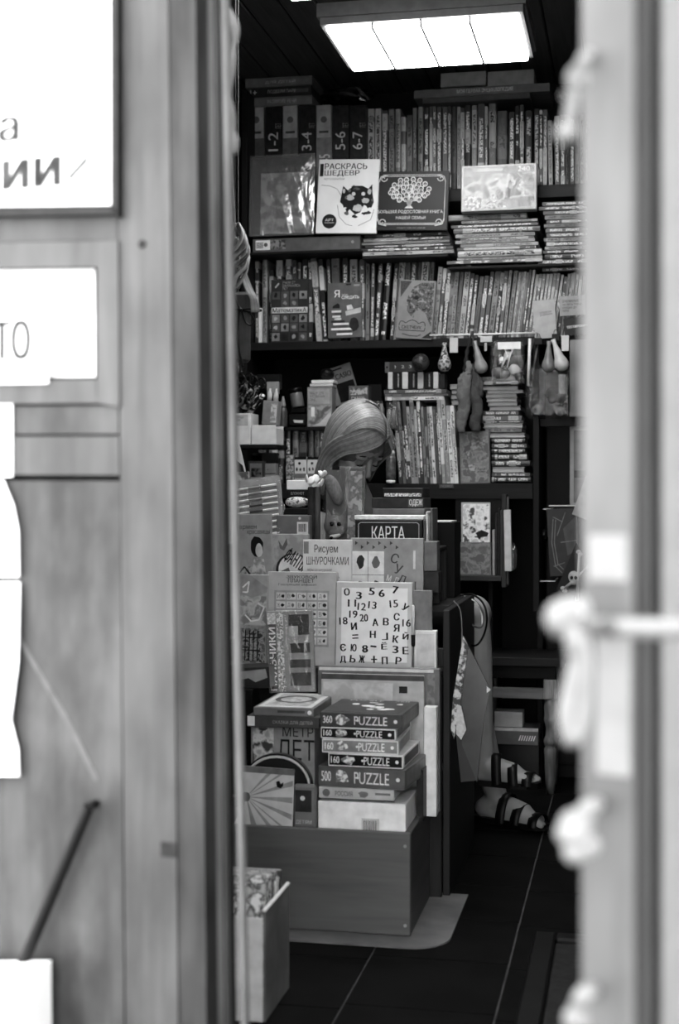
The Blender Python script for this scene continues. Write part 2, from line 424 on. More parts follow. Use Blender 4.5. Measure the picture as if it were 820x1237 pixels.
# floor: slab + single tiles
fl = struct(MB().box(XL, XR, YF, YB, -.06, -.003).build('floor', M(0.31, 0.9, 0.07, 20)))
TILES = [pic((.06, .1, .13), 9, i, 0.75, 'noise') for i in range(3)]
tme = []
for i in range(3): tme.append(MB().bbox(-.1515, .1515, -.1515, .1515, -.003, 0, .0008).mesh('floor_tile', TILES[i]))
for c in range(9):
    x = -.264 - .154 - .308 * (3 - c)
    if x + .16 > XR: break
    if x - .16 < XL: continue
    for k in range(11):
        y = 2.245 + .308 * k + (.12 if c % 2 else 0.09)
        if y > YB - .15: continue
        o = link(bpy.data.objects.new('floor_tile', tme[(c * 5 + k * 7) % 3])); o.parent = fl
        o.location = (x, y, random.uniform(0, .0006)); o.rotation_euler = (0, 0, random.uniform(-.004, .004))
struct(MB().box(-4, 4, -3, 2.0, -.3, -.15).build('ground', M(0.45, 0.9, 0.05, 4)))
struct(MB().bbox(JL - .1, JR + .1, 1.7, YF, -.149, -.01, .01).build('door_step', M(0.45, 0.9, 0.06, 12)))
# ceiling: slab + planks running towards the back wall
ce = struct(MB().box(XL - .1, XR + .1, YF, YB, ZC + .012, ZC + .1).build('ceiling', M(0.06, 0.8, 0.02)))
pm = MB().bbox(-.055, .055, YF + .01, YB - .01, ZC, ZC + .012, .004).mesh('ceiling_plank', wood(0.34, 0.06, (30, 1.2, 30), 0.55))
for i in range(23):
    o = link(bpy.data.objects.new('ceiling_plank', pm)); o.parent = ce; o.location = (XL + .06 + i * .115, 0, 0)
# ceiling lamps
def emis(v):
    m = bpy.data.materials.new('lit_diffuser'); m.use_nodes = True; n = m.node_tree; n.nodes.clear()
    e = n.nodes.new('ShaderNodeEmission'); e.inputs[0].default_value = (1, 1, 1, 1); e.inputs[1].default_value = v
    o = n.nodes.new('ShaderNodeOutputMaterial'); n.links.new(e.outputs[0], o.inputs[0]); return m
EM = emis(LAMP)
def ceil_lamp(x0, x1, y0, y1, z, label):
    r = empty('ceiling_lamp', ((x0 + x1) / 2, (y0 + y1) / 2, z), (0, 0, 0), label, 'ceiling lamp', 'fluorescent ceiling lamps')
    w, d = (x1 - x0) / 2, (y1 - y0) / 2; hm = M(0.5, 0.5, 0.03)
    MB().box(-w - .02, w + .02, -d - .02, d + .02, .035, .075).box(-w - .012, -w, -d - .012, d + .012, .014, .035).box(w, w + .012, -d - .012, d + .012, .014, .035)\
        .box(-w, w, -d - .012, -d, .014, .035).box(-w, w, d, d + .012, .014, .035).build('housing', hm, r)
    for i in range(4):
        a = -w + i * w / 2
        MB().bbox(a + .003, a + w / 2 - .003, -d + .002, d - .002, 0, .03, .004).build('diffuser', EM, r)
    for i in range(3):
        a = -w + (i + 1) * w / 2
        MB().box(a - .0028, a + .0028, -d, d, -.003, .03).build('divider', hm, r)
    for sx in (-1, 1): MB().tube([(sx * w * .7, 0, .074), (sx * w * .7, 0, ZC - z + .002)], .005).build('hanger_rod', hm, r)
ceil_lamp(-.875, -.312, 4.05, 4.465, 2.38, 'rectangular four-cell fluorescent ceiling lamp glowing above the bookshelves')
ceil_lamp(-.915, -.35, 3.375, 3.79, 2.38, 'second ceiling lamp at the top edge, nearer the doorway, barely in view')

# ---------------------------------------------------------------- shelving on the back wall
Z1 = 2.128; Z2L, Z2M, Z2R = 1.905, 1.878, 1.832; Z3 = 1.582; Z4 = 1.066; ZS = 1.272
YS = 5.0
xl = atY(301, 300, YS).x; xp = atY(644, 500, YS).x; XRS = .55
xa = atY(437, 300, YS).x; xb_ = atY(545, 300, YS).x
sh = empty('bookshelf', (-.6, YS, 0), (0, 0, 0), 'dark wooden bookshelf covering the back wall, packed with books', 'bookshelf')
def spart(name, x0, x1, y0, y1, z0, z1, mat=SHELF, b=.002):
    o = MB().bbox(x0, x1, y0, y1, z0, z1, b).build(name, mat); o.parent = sh; o.matrix_parent_inverse = Matrix.Translation((.6, -YS, 0)); return o
T = .016
spart('side_panel', xl - .03, xl - .008, YS, YB - .02, .0, 2.5, DARKW)
spart('shelf_board', xl - .006, XRS, YS + .1, YB - .02, Z1 - .045, Z1, wood(.3, .05, (1.5, 25, 25)))
spart('shelf_board', xl - .006, xa, YS - .01, YB - .02, Z2L - T * .6, Z2L)
spart('shelf_board', xa + .001, xb_ - .012, YS - .0, YB - .02, Z2M - T * .6, Z2M)
spart('shelf_board', xb_ - .011, XRS, YS - .0, YB - .02, Z2R - T * .6, Z2R)
spart('shelf_board', xl - .006, XRS, YS + .03, YB - .02, Z3 - .03, Z3, wood(.14, .04, (1.5, 25, 25)))
spart('shelf_board', atY(332, 500, YS).x, atY(461, 500, YS).x, YS + .04, YB - .02, ZS - .012, ZS, wood(.16, .04, (1.5, 25, 25)))
spart('divider_panel', atY(462.5, 500, YS).x, atY(465.5, 500, YS).x, YS + .06, YB - .02, Z4, 1.42, DARKW)
spart('shelf_board', xl - .006, xp, YS - .02, YB - .02, Z4 - .055, Z4, wood(.17, .05, (1.5, 25, 25)))
spart('side_panel', xp, xp + .022, YS - .02, YB - .02, .62, Z3 - .032, wood(.13, .05, (25, 25, 2)))
spart('side_panel', xp, xp + .022, YS + .2, YB - .02, 0, .618, wood(.13, .05, (25, 25, 2)))
spart('back_panel', xl - .006, xp - .002, YB - .019, YB - .004, .0, 2.5, M(.07, .7, .02))
spart('divider_panel', atY(588, 740, YS).x, atY(594, 740, YS).x, YS + .04, YB - .022, .0, Z4 - .056, wood(.13, .04))
# dark cupboard to the right of the shelf
cb = empty('cupboard', (xp + .4, 5.2, 0), (0, 0, 0), 'black wooden cupboard with round knob right of the bookshelf', 'cupboard')
cw = XRS - xp - .03
MB().box(-.37, -.37 + cw, .025, .2, .0, 1.5).build('body', wood(.07, .02, (20, 20, 2)), cb)
MB().bbox(-.368, -.37 + cw, 0, .024, .05, 1.30, .004).build('door', wood(.075, .02, (20, 20, 2)), cb)
kp = atY(657, 645, 5.17)
MB().ell((kp.x - xp - .4, -.03, kp.z), (.026, .024, .026)).tube([(kp.x - xp - .4, -.012, kp.z), (kp.x - xp - .4, .003, kp.z)], .009).build('knob', M(.2, .2, .02, 30, .3), cb, True)

# ---------------------------------------------------------------- left door leaf (ajar, painted wood)
fr = Frame(atD(243, HY, 1.9) - Vector((0, 0, CH)), R(-8.4))
d1 = empty('door_1', fr.P, (0, 0, fr.ang), 'grey painted wooden door leaf covered with white notices', kind='structure')
DP = wood(.37, .06, (14, 14, 1.1), .6, .22); DP2 = wood(.37, .06, (14, 14, .9), .6, .6); DLT = wood(.39, .05, (10, 10, 1.2), .6, .15)
def quad(fr, pts, d0, d1_, name, mat, parent, off=None):
    """px outline on the plane of frame -> prism from depth d0 (front) to d1 (back)"""
    return MB().prism([fr.uv(px, py, d0 if off is None else off) for px, py in pts], d0, d1_).build(name, mat, parent)
EX = -520
def tx(x, y, x0=236, x1=250): return x + (x1 - x0) / 1237 * y
def bandT(fr, aT, bT, sk, d0, d1_, name, mat, parent, y0=-260, y1=1700):
    """upright strip, skew sk px over the picture height"""
    k = sk / 1237
    return quad(fr, [(aT + k * y0, y0), (bT + k * y0, y0), (bT + k * y1, y1), (aT + k * y1, y1)], d0, d1_, name, mat, parent)
bandT(fr, 140, 203, 12, 0, .04, 'stile', DP, d1); bandT(fr, 204, 236, 13, .002, .04, 'stile', wood(.34, .06, (14, 14, 1.1), .6, .25), d1)
quad(fr, [(EX, 262), (141, 252), (142, 290), (EX, 300)], 0, .04, 'rail', DP, d1)
quad(fr, [(EX, 301), (117, 291), (117, 322), (EX, 330)], -.004, .04, 'panel_moulding', DLT, d1)
quad(fr, [(117, 291), (142, 290), (144, 491), (117, 487)], -.004, .04, 'panel_moulding', DLT, d1)
quad(fr, [(EX, 466), (116, 458), (117, 487), (EX, 491)], -.004, .04, 'panel_moulding', DLT, d1)
quad(fr, [(EX, 331), (116, 323), (116, 457), (EX, 465)], .012, .03, 'panel', DP2, d1)
quad(fr, [(EX, 494), (143, 490), (143, 524), (EX, 526)], .002, .04, 'rail', DP2, d1)
quad(fr, [(EX, 529), (143, 527), (144, 574), (EX, 572)], .0, .04, 'rail', DP, d1)
quad(fr, [(EX, 578), (145, 581), (153, 1700), (EX, 1720)], .008, .03, 'panel', DP2, d1)
quad(fr, [(EX, -260), (140, -260), (141, 252), (EX, 262)], .01, .03, 'panel', DP2, d1)
u, z = fr.uv(172, 295)
MB().tube([(u, -.001, z), (u, .002, z)], .006, 10).build('knot_hole', BLACK, d1)
u, z = fr.uv(204, 1028); MB().box(u - .012, u + .012, -.001, .002, z - .008, z + .012).build('dent', M(.25), d1)
quad(fr, [(18, 768), (24, 768), (84, 868), (120, 942), (114, 944), (78, 872)], .0072, .0085, 'scratch', wood(.40, .05, (14, 14, 14)), d1)
# rod leaning across the lower panel
a = fr.uv(30, 1170); b = fr.uv(113, 972)
MB().tube([(a[0], -.012, a[1]), (b[0], -.012, b[1])], .0085, 8).tube([(b[0], -.012, b[1]), (b[0], .01, b[1])], .006).build('pull_bar', M(.1, .5, .04), d1)
def sheet(fr, pts, d, name, label, mat=WHITE, cat='notice', th=.002):
    q = [fr.uv(px, py, d) for px, py in pts]
    cx = sum(p[0] for p in q) / len(q); cz = min(p[1] for p in q)
    o = empty(name, fr.P + fr.x * cx + fr.n * d + Vector((0, 0, cz)), (0, 0, fr.ang), label, cat)
    MB().prism([(p[0] - cx, p[1] - cz) for p in q], 0, th).build('sheet', mat, o); return o, cx, cz
def ftext(fr, body, x0, y0, x1, y1, d, par, c, mat, bold=0.0):
    A = fr.uv(x0, y0, d); B = fr.uv(x1, y1, d); v, f = text_mesh(body, bold)
    MB().add([(A[0] + (B[0] - A[0]) * p + -c[1], -.0012, B[1] + (A[1] - B[1]) * q - c[2]) for p, q, _ in v], f).build('lettering', mat, par)
PAPER = M(.93, .6, .02, 8)
GREYINK = M(.3, .6, .03)
s = sheet(fr, [(EX, -260), (134, -260), (135, 248), (EX, 258)], -.012, 'sign_board', 'large white sign board with grey letters in a dark frame', PAPER, 'sign', .012)
ftext(fr, 'а', 0, 142, 22, 170, -.012, s[0], s, GREYINK, .07); ftext(fr, 'ии', 5, 194, 72, 224, -.012, s[0], s, GREYINK, .04)
ftext(fr, 'выставка', -150, 142, -8, 170, -.012, s[0], s, GREYINK, .04) if False else None
q = [fr.uv(*p, -.012) for p in ((82, 212), (108, 184), (106, 196), (84, 220))]
MB().prism([(p[0] - s[1], p[1] - s[2]) for p in q], -.0012, -.0001).build('feather_mark', M(.42), s[0])
q = [fr.uv(*p, -.014) for p in ((134, -260), (142, -260), (142.5, 262), (135, 256))]
MB().prism([(p[0] - s[1], p[1] - s[2]) for p in q], -.004, .012).build('frame_edge', M(.2, .5, .04), s[0])
q = [fr.uv(*p, -.014) for p in ((EX, 258), (135, 248), (142.5, 254), (142.5, 259), (EX, 270))]
MB().prism([(p[0] - s[1], p[1] - s[2]) for p in q], -.004, .012).build('frame_edge', M(.2, .5, .04), s[0])
sheet(fr, [(EX, 332), (114, 325), (115, 455), (EX, 463)], .009, 'paper_sheet', 'white paper sheet filling the small upper door panel')
s = sheet(fr, [(-160, 372), (50, 374), (58, 463), (-160, 467)], -.008, 'paper_notice', 'white notice reading the letters ТО over the upper panel', PAPER)
ftext(fr, 'ТО', -6, 388, 36, 434, -.008, s[0], s, M(.3, .6, .02), .05)
sheet(fr, [(-200, 468), (15, 466), (15, 576), (-200, 580)], -.003, 'paper_strip', 'white paper strip hanging below the ТО notice')
sheet(fr, [(-200, 584), (4, 580), (16, 610), (22, 640), (23, 697), (-200, 699)], -.003, 'paper_leaflet', 'white curled leaflet on the lower panel, upper of two')
sheet(fr, [(-200, 703), (24, 703), (22, 800), (13, 870), (22, 905), (23, 938), (-200, 938)], -.003, 'paper_leaflet', 'white torn leaflet on the lower panel, lower of two')
s = sheet(fr, [(-200, 1176), (38, 1174), (40, 1420), (-200, 1420)], -.06, 'white_box', 'white box edge at the foot of the door, bottom left corner', PAPER, 'box', .05)
# ---------------------------------------------------------------- left door jamb with its mouldings
fj = Frame(atD(265, HY, 2.02) - Vector((0, 0, CH)), R(-3))
tj = empty('trim_1', fj.P, (0, 0, fj.ang), 'pale painted door jamb with dark groove', kind='structure')
bandT(fj, 236.5, 250, 13, -.03, .012, 'bead', wood(.64, .04, (20, 20, 1), .6, .15), tj)
bandT(fj, 249, 258, 13, .008, .012, 'groove', M(.16, .8, .04), tj)
bandT(fj, 256, 262, 14, -.008, .012, 'bead', wood(.44, .06, (20, 20, 1), .6, .2), tj)
bandT(fj, 261, 268, 16, .006, .012, 'groove', M(.16, .8, .04), tj)
bandT(fj, 266, 273, 24, -.004, .012, 'edge_strip', wood(.64, .05, (20, 20, 1), .6, .2), tj)
# post between jamb and wall (closes the gap behind the leaf)
struct(MB().box(-1.5, JL - .0, 1.985, 1.999, -.15, 2.6).build('trim_2', M(.4, .8, .04)))
# ---------------------------------------------------------------- right door leaf, swung out, seen on its edge
E1 = atD(769, HY, 1.08); E1.z = 0; hx = Vector((.215, 2.0, 0)); ang2 = math.atan2(hx.y - E1.y, hx.x - E1.x)
d2 = empty('door_2', E1, (0, 0, ang2), 'pale painted door leaf swung outward, seen edge-on at right', kind='structure')
LL = (hx - E1).length - .02
MB().bbox(0, .06, .002, .044, -.1, 2.48, .003).build('stile', wood(.43, .04, (14, 14, 1), .6, .12), d2)
MB().bbox(.0605, LL, .006, .040, -.1, 2.48, .003).build('panel', wood(.5, .05, (14, 14, 1), .6, .15), d2)
MB().bbox(.002, .016, -.004, .002, -.1, 2.48, .002).build('bead', wood(.26, .05, (14, 14, 1), .6, .2), d2)
MB().bbox(.024, .044, -.003, .002, -.1, 2.48, .002).build('bead', wood(.34, .05, (14, 14, 1), .6, .2), d2)
MB().box(.050, .0595, -.006, .002, -.1, 2.48).build('groove_strip', M(.1, .8, .03), d2)
s = empty('paper_poster', E1 + Vector((math.cos(ang2) * .3, math.sin(ang2) * .3, .02)), (0, 0, ang2), 'white poster on the outer face of the swung-out door', 'poster')
MB().box(-.238, .3, -.006, .0055, 0, 2.0).build('sheet', M(.52, .5, .02), s)
def zat(py, d=1.09): return CH + (HY - py) / F * d
for (p0, p1, y0, y1, lb) in ((646, 702, .007, .037, 'upper white paper patch stuck on the door edge'), (762, 936, .005, .031, 'long white paper strip stuck on the door edge below the latch')):
    o = empty('paper_patch', E1 + Vector((-math.sin(ang2) * .02, math.cos(ang2) * .02, zat(p1))), (0, 0, ang2), lb, 'paper')
    MB().bbox(-.0015, .0005, y0 - .02, y1 - .02, 0, zat(p0) - zat(p1), .0005).build('sheet', M(.54, .5, .02), o)
# latch bar across the edge
A = atD(668, 757, 1.04); B = atD(840, 760, 1.0)
lt = empty('door_latch', (A + B) / 2, (0, 0, 0), 'white painted latch bar across the right door edge', 'latch'); o0 = lt.location
MB().tube([A - o0, B - o0], .0075, 10).build('bar', M(.51, .5, .03), lt, True)
MB().tube([atD(735, 757, 1.015) - o0, atD(735, 757, 1.10) - o0], .006, 8).build('staple', M(.36, .5, .03), lt, True)
def rope(name, label, pts, r, d, mat, cat='string', extra=None):
    P = [atD(pts[0][0] + 10, pts[0][1] - 4, d + .1)] + [atD(p[0], p[1], d + (p[2] if len(p) > 2 else 0)) for p in pts]; o = empty(name, P[-1], (0, 0, 0), label, cat)
    MB().tube([p - P[-1] for p in spline(P, 6)], r, 8).build('strand', mat, o, True)
    if extra:
        for (px, py, rr) in extra:
            mm = MB(); c = atD(px, py, d) - P[-1]
            for k in range(3): mm.ell(c + Vector((random.uniform(-.3, .3), random.uniform(-.3, .3), random.uniform(-.3, .3))) * rr, (rr, rr * .8, rr * .8), Euler((k, k * 2, k)))
            o2 = bpy.data.objects.new('knot', remeshed(mm, rr * .18, 3)); o2.data.materials.append(mat); link(o2); o2.parent = o
    return o
RP = M(.53, .7, .03)
rope('tie_rope', 'thick white rope knotted on the latch with a hanging loop', [(690, 756), (696, 800), (688, 840), (684, 868), (690, 893), (699, 880), (704, 850), (706, 805), (700, 765)], .0062, 1.0, RP, 'rope', [(676, 748, .0125), (692, 744, .013)])
rope('white_rag', 'white rag end sticking out from the door edge below the latch', [(712, 975), (700, 985), (690, 1000), (684, 1014)], .006, 1.0, RP, 'rag', [(694, 1000, .0125), (699, 1020, .012), (681, 1006, .008)])
rope('white_twine', 'white twine end hanging from the door edge near the top', [(706, 70), (696, 95), (690, 130), (684, 165)], .0045, 1.02, M(.48, .7, .03), 'twine', [(684, 164, .0085), (697, 95, .008)])
rope('white_twine', 'white twine end at the door edge near the bottom', [(706, 1200), (698, 1215), (694, 1245), (692, 1290)], .006, 1.0, RP, 'twine', [(695, 1232, .0085)])
# ================================================================ BOOKS AND GOODS ON THE BACK SHELVES
# ---- top shelf: upright rows
rowA = [(447.5, 447.5, 9, 131, .72), (456.5, 456.5, 7.4, 131, .74), (464.5, 464.5, 7, 133, .36), (472.5, 472.5, 7, 131, .56), (480, 480, 7, 131, .66), (487, 487, 6.4, 141, .45, .85), (494.5, 494.5, 7, 139, .5, .2), (500.8, 500.8, 5, 130, .22, .6),
        (507.5, 508, 6.5, 129, .62), (514.8, 515, 6.6, 130, .3, .9), (520.5, 520.5, 4, 128, .36), (524.6, 524.6, 4.4, 127, .4), (530, 530.2, 6, 127, .3), (537, 537, 6.4, 127, .36), (542.6, 542.6, 4, 128, .18), (548, 548, 6.4, 128, .45), (553.8, 553.8, 4.6, 128, .62), (558.6, 558.6, 4.6, 130, .2),
        (564.8, 565, 7.6, 127, .3), (572.6, 573, 6.4, 127, .7), (580.6, 581, 8.4, 125, .3), (587, 587, 3.6, 128, .3), (594.3, 594.6, 9.4, 123, .72), (606.5, 606.5, 13, 134, .5, .3), (617.6, 618, 7, 135, .14, .9), (624.3, 624.5, 5.6, 127, .32, .95), (630, 630, 5, 126, .24), (638.2, 638.4, 9, 133, .3, .8),
        (647.8, 648, 7, 131, .3), (653.3, 653.3, 3.8, 133, .1, .9), (658, 658.4, 5, 132, .42), (665.2, 663.5, 5, 145, .68), (673, 672.5, 6.4, 140, .2), (679.6, 679.4, 5.6, 138, .3), (685.2, 685, 5.6, 138, .5), (691, 691, 5.6, 136, .25), (697, 697, 5.6, 138, .45), (703, 703, 6, 137, .6), (710, 710, 7, 138, .4)]
upright_row(5.15, Z1, rowA, 'on the top shelf', 'upright books on the top shelf', .2)
# school boxed sets, left end of the top shelf
for i, (x0, x1, t, lab, tx_, desc) in enumerate([(299, 319.6, .36, 1, None, 'grey course box with pale label, leftmost on the top shelf'), (320.6, 340, .2, 0, '1-2', 'dark course box lettered 1-2 on the top shelf'), (341, 360, .4, 1, None, 'grey course box with pale label beside the 1-2 box'),
        (361, 380.6, .22, 0, '3-4', 'dark course box lettered 3-4 on the top shelf'), (381.5, 400.6, .52, 1, '4-5', 'light grey course box lettered 4-5 on the top shelf'), (401.5, 421.4, .24, 0, '5-6', 'dark course box lettered 5-6 on the top shelf'), (422.3, 442, .22, 0, '6-7', 'dark course box lettered 6-7 on the top shelf')]):
    r, f = board('course_box', desc, 'box', (x0, 127, x1, 222), 5.11, .2, M(t, .45, .05, 40), part='box', zb=Z1, group='boxed school courses')
    if lab:
        f.rect(.06, .0, .94, .36, M(.68, .5, .05), name='label'); f.disc(.5, .16, .2, M(.4, .5), name='emblem'); f.rect(.2, .285, .8, .31, M(.3), off=.0007, name='small_print')
    if tx_ and not lab: f.text(tx_, .18, .3, .78, .5, M(.78, .5), .006, R(90)); f.text('ШКОЛА', -.05, .66, 1.1, .78, M(.7, .5), .0, R(90)); f.text('ЛЕТ', .62, .2, .98, .26, M(.6), 0, R(90), name='small_print')
    if tx_ and lab: f.text(tx_, .2, .55, .9, .68, M(.85, .5), .004, R(90))
# flat boxes on top of the course boxes
zc = atY(370, 127, 5.11).z + .001
def flatbox(name, label, x0, x1, y0, y1, Y, dep, t, txt=None, cat='box', group=None, zb=None, coat=0, tt=.75, tr=(.3, .3, .75, .72)):
    r, f = board(name, label, cat, (x0, y0, x1, y1), Y, dep, M(t, .45, .04, 30, 0, coat), part='box', group=group, zb=zb)
    if txt: f.text(txt, *tr, M(tt, .5))
    return r, f
flatbox('game_box', 'mid-grey flat game box on top of the course boxes, lowest of three', 300, 377, 116.5, 126.5, 5.1, .2, .5, 'РАЗВИТИЕ РЕЧИ', group='flat boxes above the course boxes', zb=zc)
r, f = flatbox('game_box', 'darkest flat game box marked 1+ above the course boxes', 301, 376, 104.6, 116.2, 5.1, .2, .26, 'ПОДБЕРИ ПАРУ', group='flat boxes above the course boxes')
f.text('1+', .02, .2, .12, .8, M(.8)); f.rect(.7, .3, .95, .7, M(.35), name='picture_strip')
r, f = flatbox('game_box', 'topmost grey flat game box above the course boxes', 296, 377, 93, 104.2, 5.1, .2, .5, 'ДЛЯ ДЕТЕЙ', group='flat boxes above the course boxes')
# crumpled dark bag next to them
def crumple(name, label, cat, px, py, Y, rx, ry, rz, mat, seed, amp=.35, n=22, parent=None, pname='film'):
    rnd = random.Random(seed); c = atY(px, py, Y); mm = MB().ell((0, 0, 0), (rx, ry, rz), None, n, n // 2)
    dirs = [(Vector((rnd.uniform(-1, 1), rnd.uniform(-1, 1), rnd.uniform(-1, 1))).normalized(), rnd.uniform(3, 8), rnd.uniform(0, 6)) for _ in range(9)]
    vs = []
    for v in mm.v:
        V = Vector(v); q = Vector((v[0] / rx, v[1] / ry, v[2] / rz)); k = sum(abs(math.sin(q.dot(d) * fq + ph)) for d, fq, ph in dirs) / 9
        vs.append(V * (1 - amp + 2 * amp * (k - .3)))
    mm.v = [tuple(v) for v in vs]
    if parent: o = mm.build(pname, mat, parent); o.location = c - parent.location; return o
    r = empty(name, c - Vector((0, 0, rz * .9)), (0, 0, 0), label, cat); o = mm.build(pname, mat, r); o.location = (0, 0, rz * .9); return r
GLOSSD = M(.1, .22, .04, 10, 0, .6)
crumple('plastic_bag', 'crumpled dark glossy plastic bag above the 6-7 box', 'bag', 418, 117, 5.2, .105, .06, .035, GLOSSD, 3)
s = empty('film_scrap', atY(437, 118, 5.11), (0, 0, 0), 'bright torn strip of clear film above the top shelf books', 'film')
MB().add([tuple(atY(*p) - s.location) for p in ((428, 104, 5.12), (434, 106, 5.11), (448, 120, 5.1), (446, 121, 5.11), (436, 114, 5.12))] + [tuple(atY(*p) - s.location + Vector((0, .002, 0))) for p in ((428, 104, 5.12), (434, 106, 5.11), (448, 120, 5.1), (446, 121, 5.11), (436, 114, 5.12))],
         [(0, 1, 2, 3, 4), (9, 8, 7, 6, 5), (0, 5, 6, 1), (1, 6, 7, 2), (2, 7, 8, 3), (3, 8, 9, 4), (4, 9, 5, 0)]).build('film', film(.5, .95), s)
# long encyclopaedia lying above the row with two boxes on it
r, f = flatbox('encyclopedia', 'dark book titled МОЯ ПЕРВАЯ ЭНЦИКЛОПЕДИЯ lying atop the top row', 500, 664, 104.5, 114.5, 5.1, .24, .46, 'МОЯ ПЕРВАЯ ЭНЦИКЛОПЕДИЯ', 'book', None, None, .3, .8, (.32, .22, .73, .78))
flatbox('flat_book', 'thin dark book lying under the long encyclopaedia', 510, 640, 115, 122, 5.11, .22, .3, None, 'book')
flatbox('cardboard_box', 'grey cardboard box standing on the long encyclopaedia, left of two', 532, 587, 87, 104, 5.14, .2, .62, None, 'box')
flatbox('cardboard_box', 'grey cardboard box standing on the long encyclopaedia, right of two', 589, 645, 85, 104, 5.14, .2, .62, None, 'box')
crumple('film_wrap', 'crumpled clear film at the right end of the top shelf', 'film', 678, 115, 5.12, .028, .03, .035, film(.5, .9, 40), 8, .4)
# ---- second level: flat things, then covers facing out
r, f = flatbox('game_box', 'long grey game box with barcode label under the wrapped album', 305, 435, 286.5, 305.5, 5.0, .26, .4, None, 'box', None, Z2L)
f.rect(.03, .12, .165, .82, WHITE, name='barcode_label'); f.rect(.165, .12, .31, .82, pic((.15, .3, .6), 60, 2), name='label_picture'); f.lines([[(.04 + k * .011, .25), (.04 + k * .011, .7)] for k in range(6)], .0012, INK, 'barcode'); f.disc(.125, .45, .018, M(.45)); f.disc(.93, .45, .014, M(.6))
flat_stack(5.03, [(440, 541, 281.5, 285.6, .3), (439, 543, 286.6, 290.6, .2), (437, 543, 291.2, 294.6, .6), (441, 544, 295.2, 298, .25), (436, 547, 298.5, 302.5, .18), (438, 548, 303, 307.5, .72, '', .15)], 'under the family tree book', 'flat books under the family tree book', .22)
flat_stack(5.03, [(541, 636, 258, 265.5, .66), (557, 649, 265.5, 268.8, .62), (545, 650, 270.5, 274, .3), (548, 652, 274, 281, .5, '', .85), (550, 646, 281.5, 286.2, .62), (556, 645, 286.5, 289, .3), (550, 646, 289.2, 293.2, .6), (556, 650, 293.5, 297.5, .66), (552, 647, 298, 301.2, .3), (553, 654, 301.5, 309.8, .74), (552, 655, 310.2, 313, .6), (540, 655, 313.4, 317.5, .4)],
           'under the boxed puzzle', 'flat books under the boxed puzzle', .22)
flat_stack(5.04, [(655, 712, 243, 248, .3), (651, 715, 248.5, 253, .42), (656, 712, 254, 258.5, .35), (658, 713, 259, 264.5, .5), (660, 714, 265, 269, .3), (657, 712, 269.5, 274, .45), (659, 715, 274.5, 280, .4), (660, 714, 280.5, 286, .3), (657, 716, 286.5, 291, .6), (660, 714, 291.5, 296.5, .4), (658, 716, 297, 301, .62), (656, 714, 301.5, 305.5, .2), (658, 716, 306, 312.5, .4), (650, 716, 313, 318.5, .35), (649, 716, 319, 322.5, .6), (655, 716, 323, 327, .25)],
           'at the right shelf end', 'flat books at the right end of the shelf', .22)
# film wrapped album
zt = atY(340, 286.5, 5.0).z + .002
r, f = board('wrapped_album', 'dark album shrink-wrapped in shiny crinkled film', 'album', (301, 186, 379, 285), 4.985, .03, M(.16, .4, .03), lean=.06, zb=zt, bev=.008)
f.rect(.17, .22, .93, .97, pic((.3, .45, .6), 28, 4), name='cover_picture'); f.text('ТЫ МОЙ МИР', .38, .62, .85, .66, M(.7))
gx, gz = 40, 48; mm = MB(); rnd = random.Random(2); cre = [(rnd.uniform(-.6, .9), rnd.uniform(-.15, .25), rnd.uniform(25, 70), rnd.uniform(.0006, .0022)) for _ in range(9)]
def fy(x, z): return -.004 - sum(a_ * abs(math.sin((x * math.cos(an) - z * math.sin(an) + .35 * (x * x + z * z) * 4 + of) * fq)) for an, of, fq, a_ in cre)
mm.add([((i / gx - .5) * (f.w + .002), fy((i / gx - .5) * f.w, j / gz * f.h) * min(1, 4 * min(i, gx - i, j, gz - j) / gx + .15), .001 + j / gz * (f.h + .001)) for j in range(gz + 1) for i in range(gx + 1)], [(j * (gx + 1) + i, j * (gx + 1) + i + 1, (j + 1) * (gx + 1) + i + 1, (j + 1) * (gx + 1) + i) for j in range(gz) for i in range(gx)])
mm.build('shrink_film', film(.45, .95, 22, 2), r)
# colouring book with cat
r, f = board('colouring_book', 'white colouring book titled РАСКРАСЬ ШЕДЕВР with a cat face', 'book', (381, 191, 454, 289), 4.98, .012, M(.9, .45, .03, 10), lean=.07, roll=2.2, pages=True, zb=zt)
f.text('РАСКРАСЬ', .10, .055, .80, .135, INK, .008); f.text('ШЕДЕВР', .10, .15, .68, .235, INK, .008); f.text('КОТОТЕРАПИЯ', .10, .255, .43, .28, M(.3), name='subtitle_lettering')
f.rect(.02, .06, .08, .23, M(.2), name='printed_tab')
rnd = random.Random(5)
def blobpoly(cx, cy, rx, ry, n=26, j=.18):
    return [(cx + rx * (1 + rnd.uniform(-j, j)) * math.cos(2 * math.pi * k / n), cy + ry * (1 + rnd.uniform(-j, j)) * math.sin(2 * math.pi * k / n)) for k in range(n)]
f.poly([(.42, .36), (.5, .42), (.6, .36), (.74, .36), (.84, .4), (.9, .34), (.91, .46), (.94, .58), (.9, .66), (.78, .62), (.72, .72), (.64, .75), (.55, .68), (.46, .64), (.38, .58), (.4, .47)], M(.13, .6, .05), .0006, 'cat_face')
for q in (blobpoly(.55, .52, .06, .04), blobpoly(.8, .56, .06, .035), blobpoly(.68, .66, .08, .045), blobpoly(.44, .43, .02, .03), blobpoly(.86, .44, .03, .04)): f.poly(q, M(.75, .6, .06), .0009, 'cat_marking')
f.disc(.6, .47, .03, M(.85), .001, name='cat_eye'); f.disc(.76, .47, .03, M(.85), .001, name='cat_eye'); f.poly([(.64, .55), (.72, .55), (.68, .6)], BLACK, .0012, 'cat_nose')
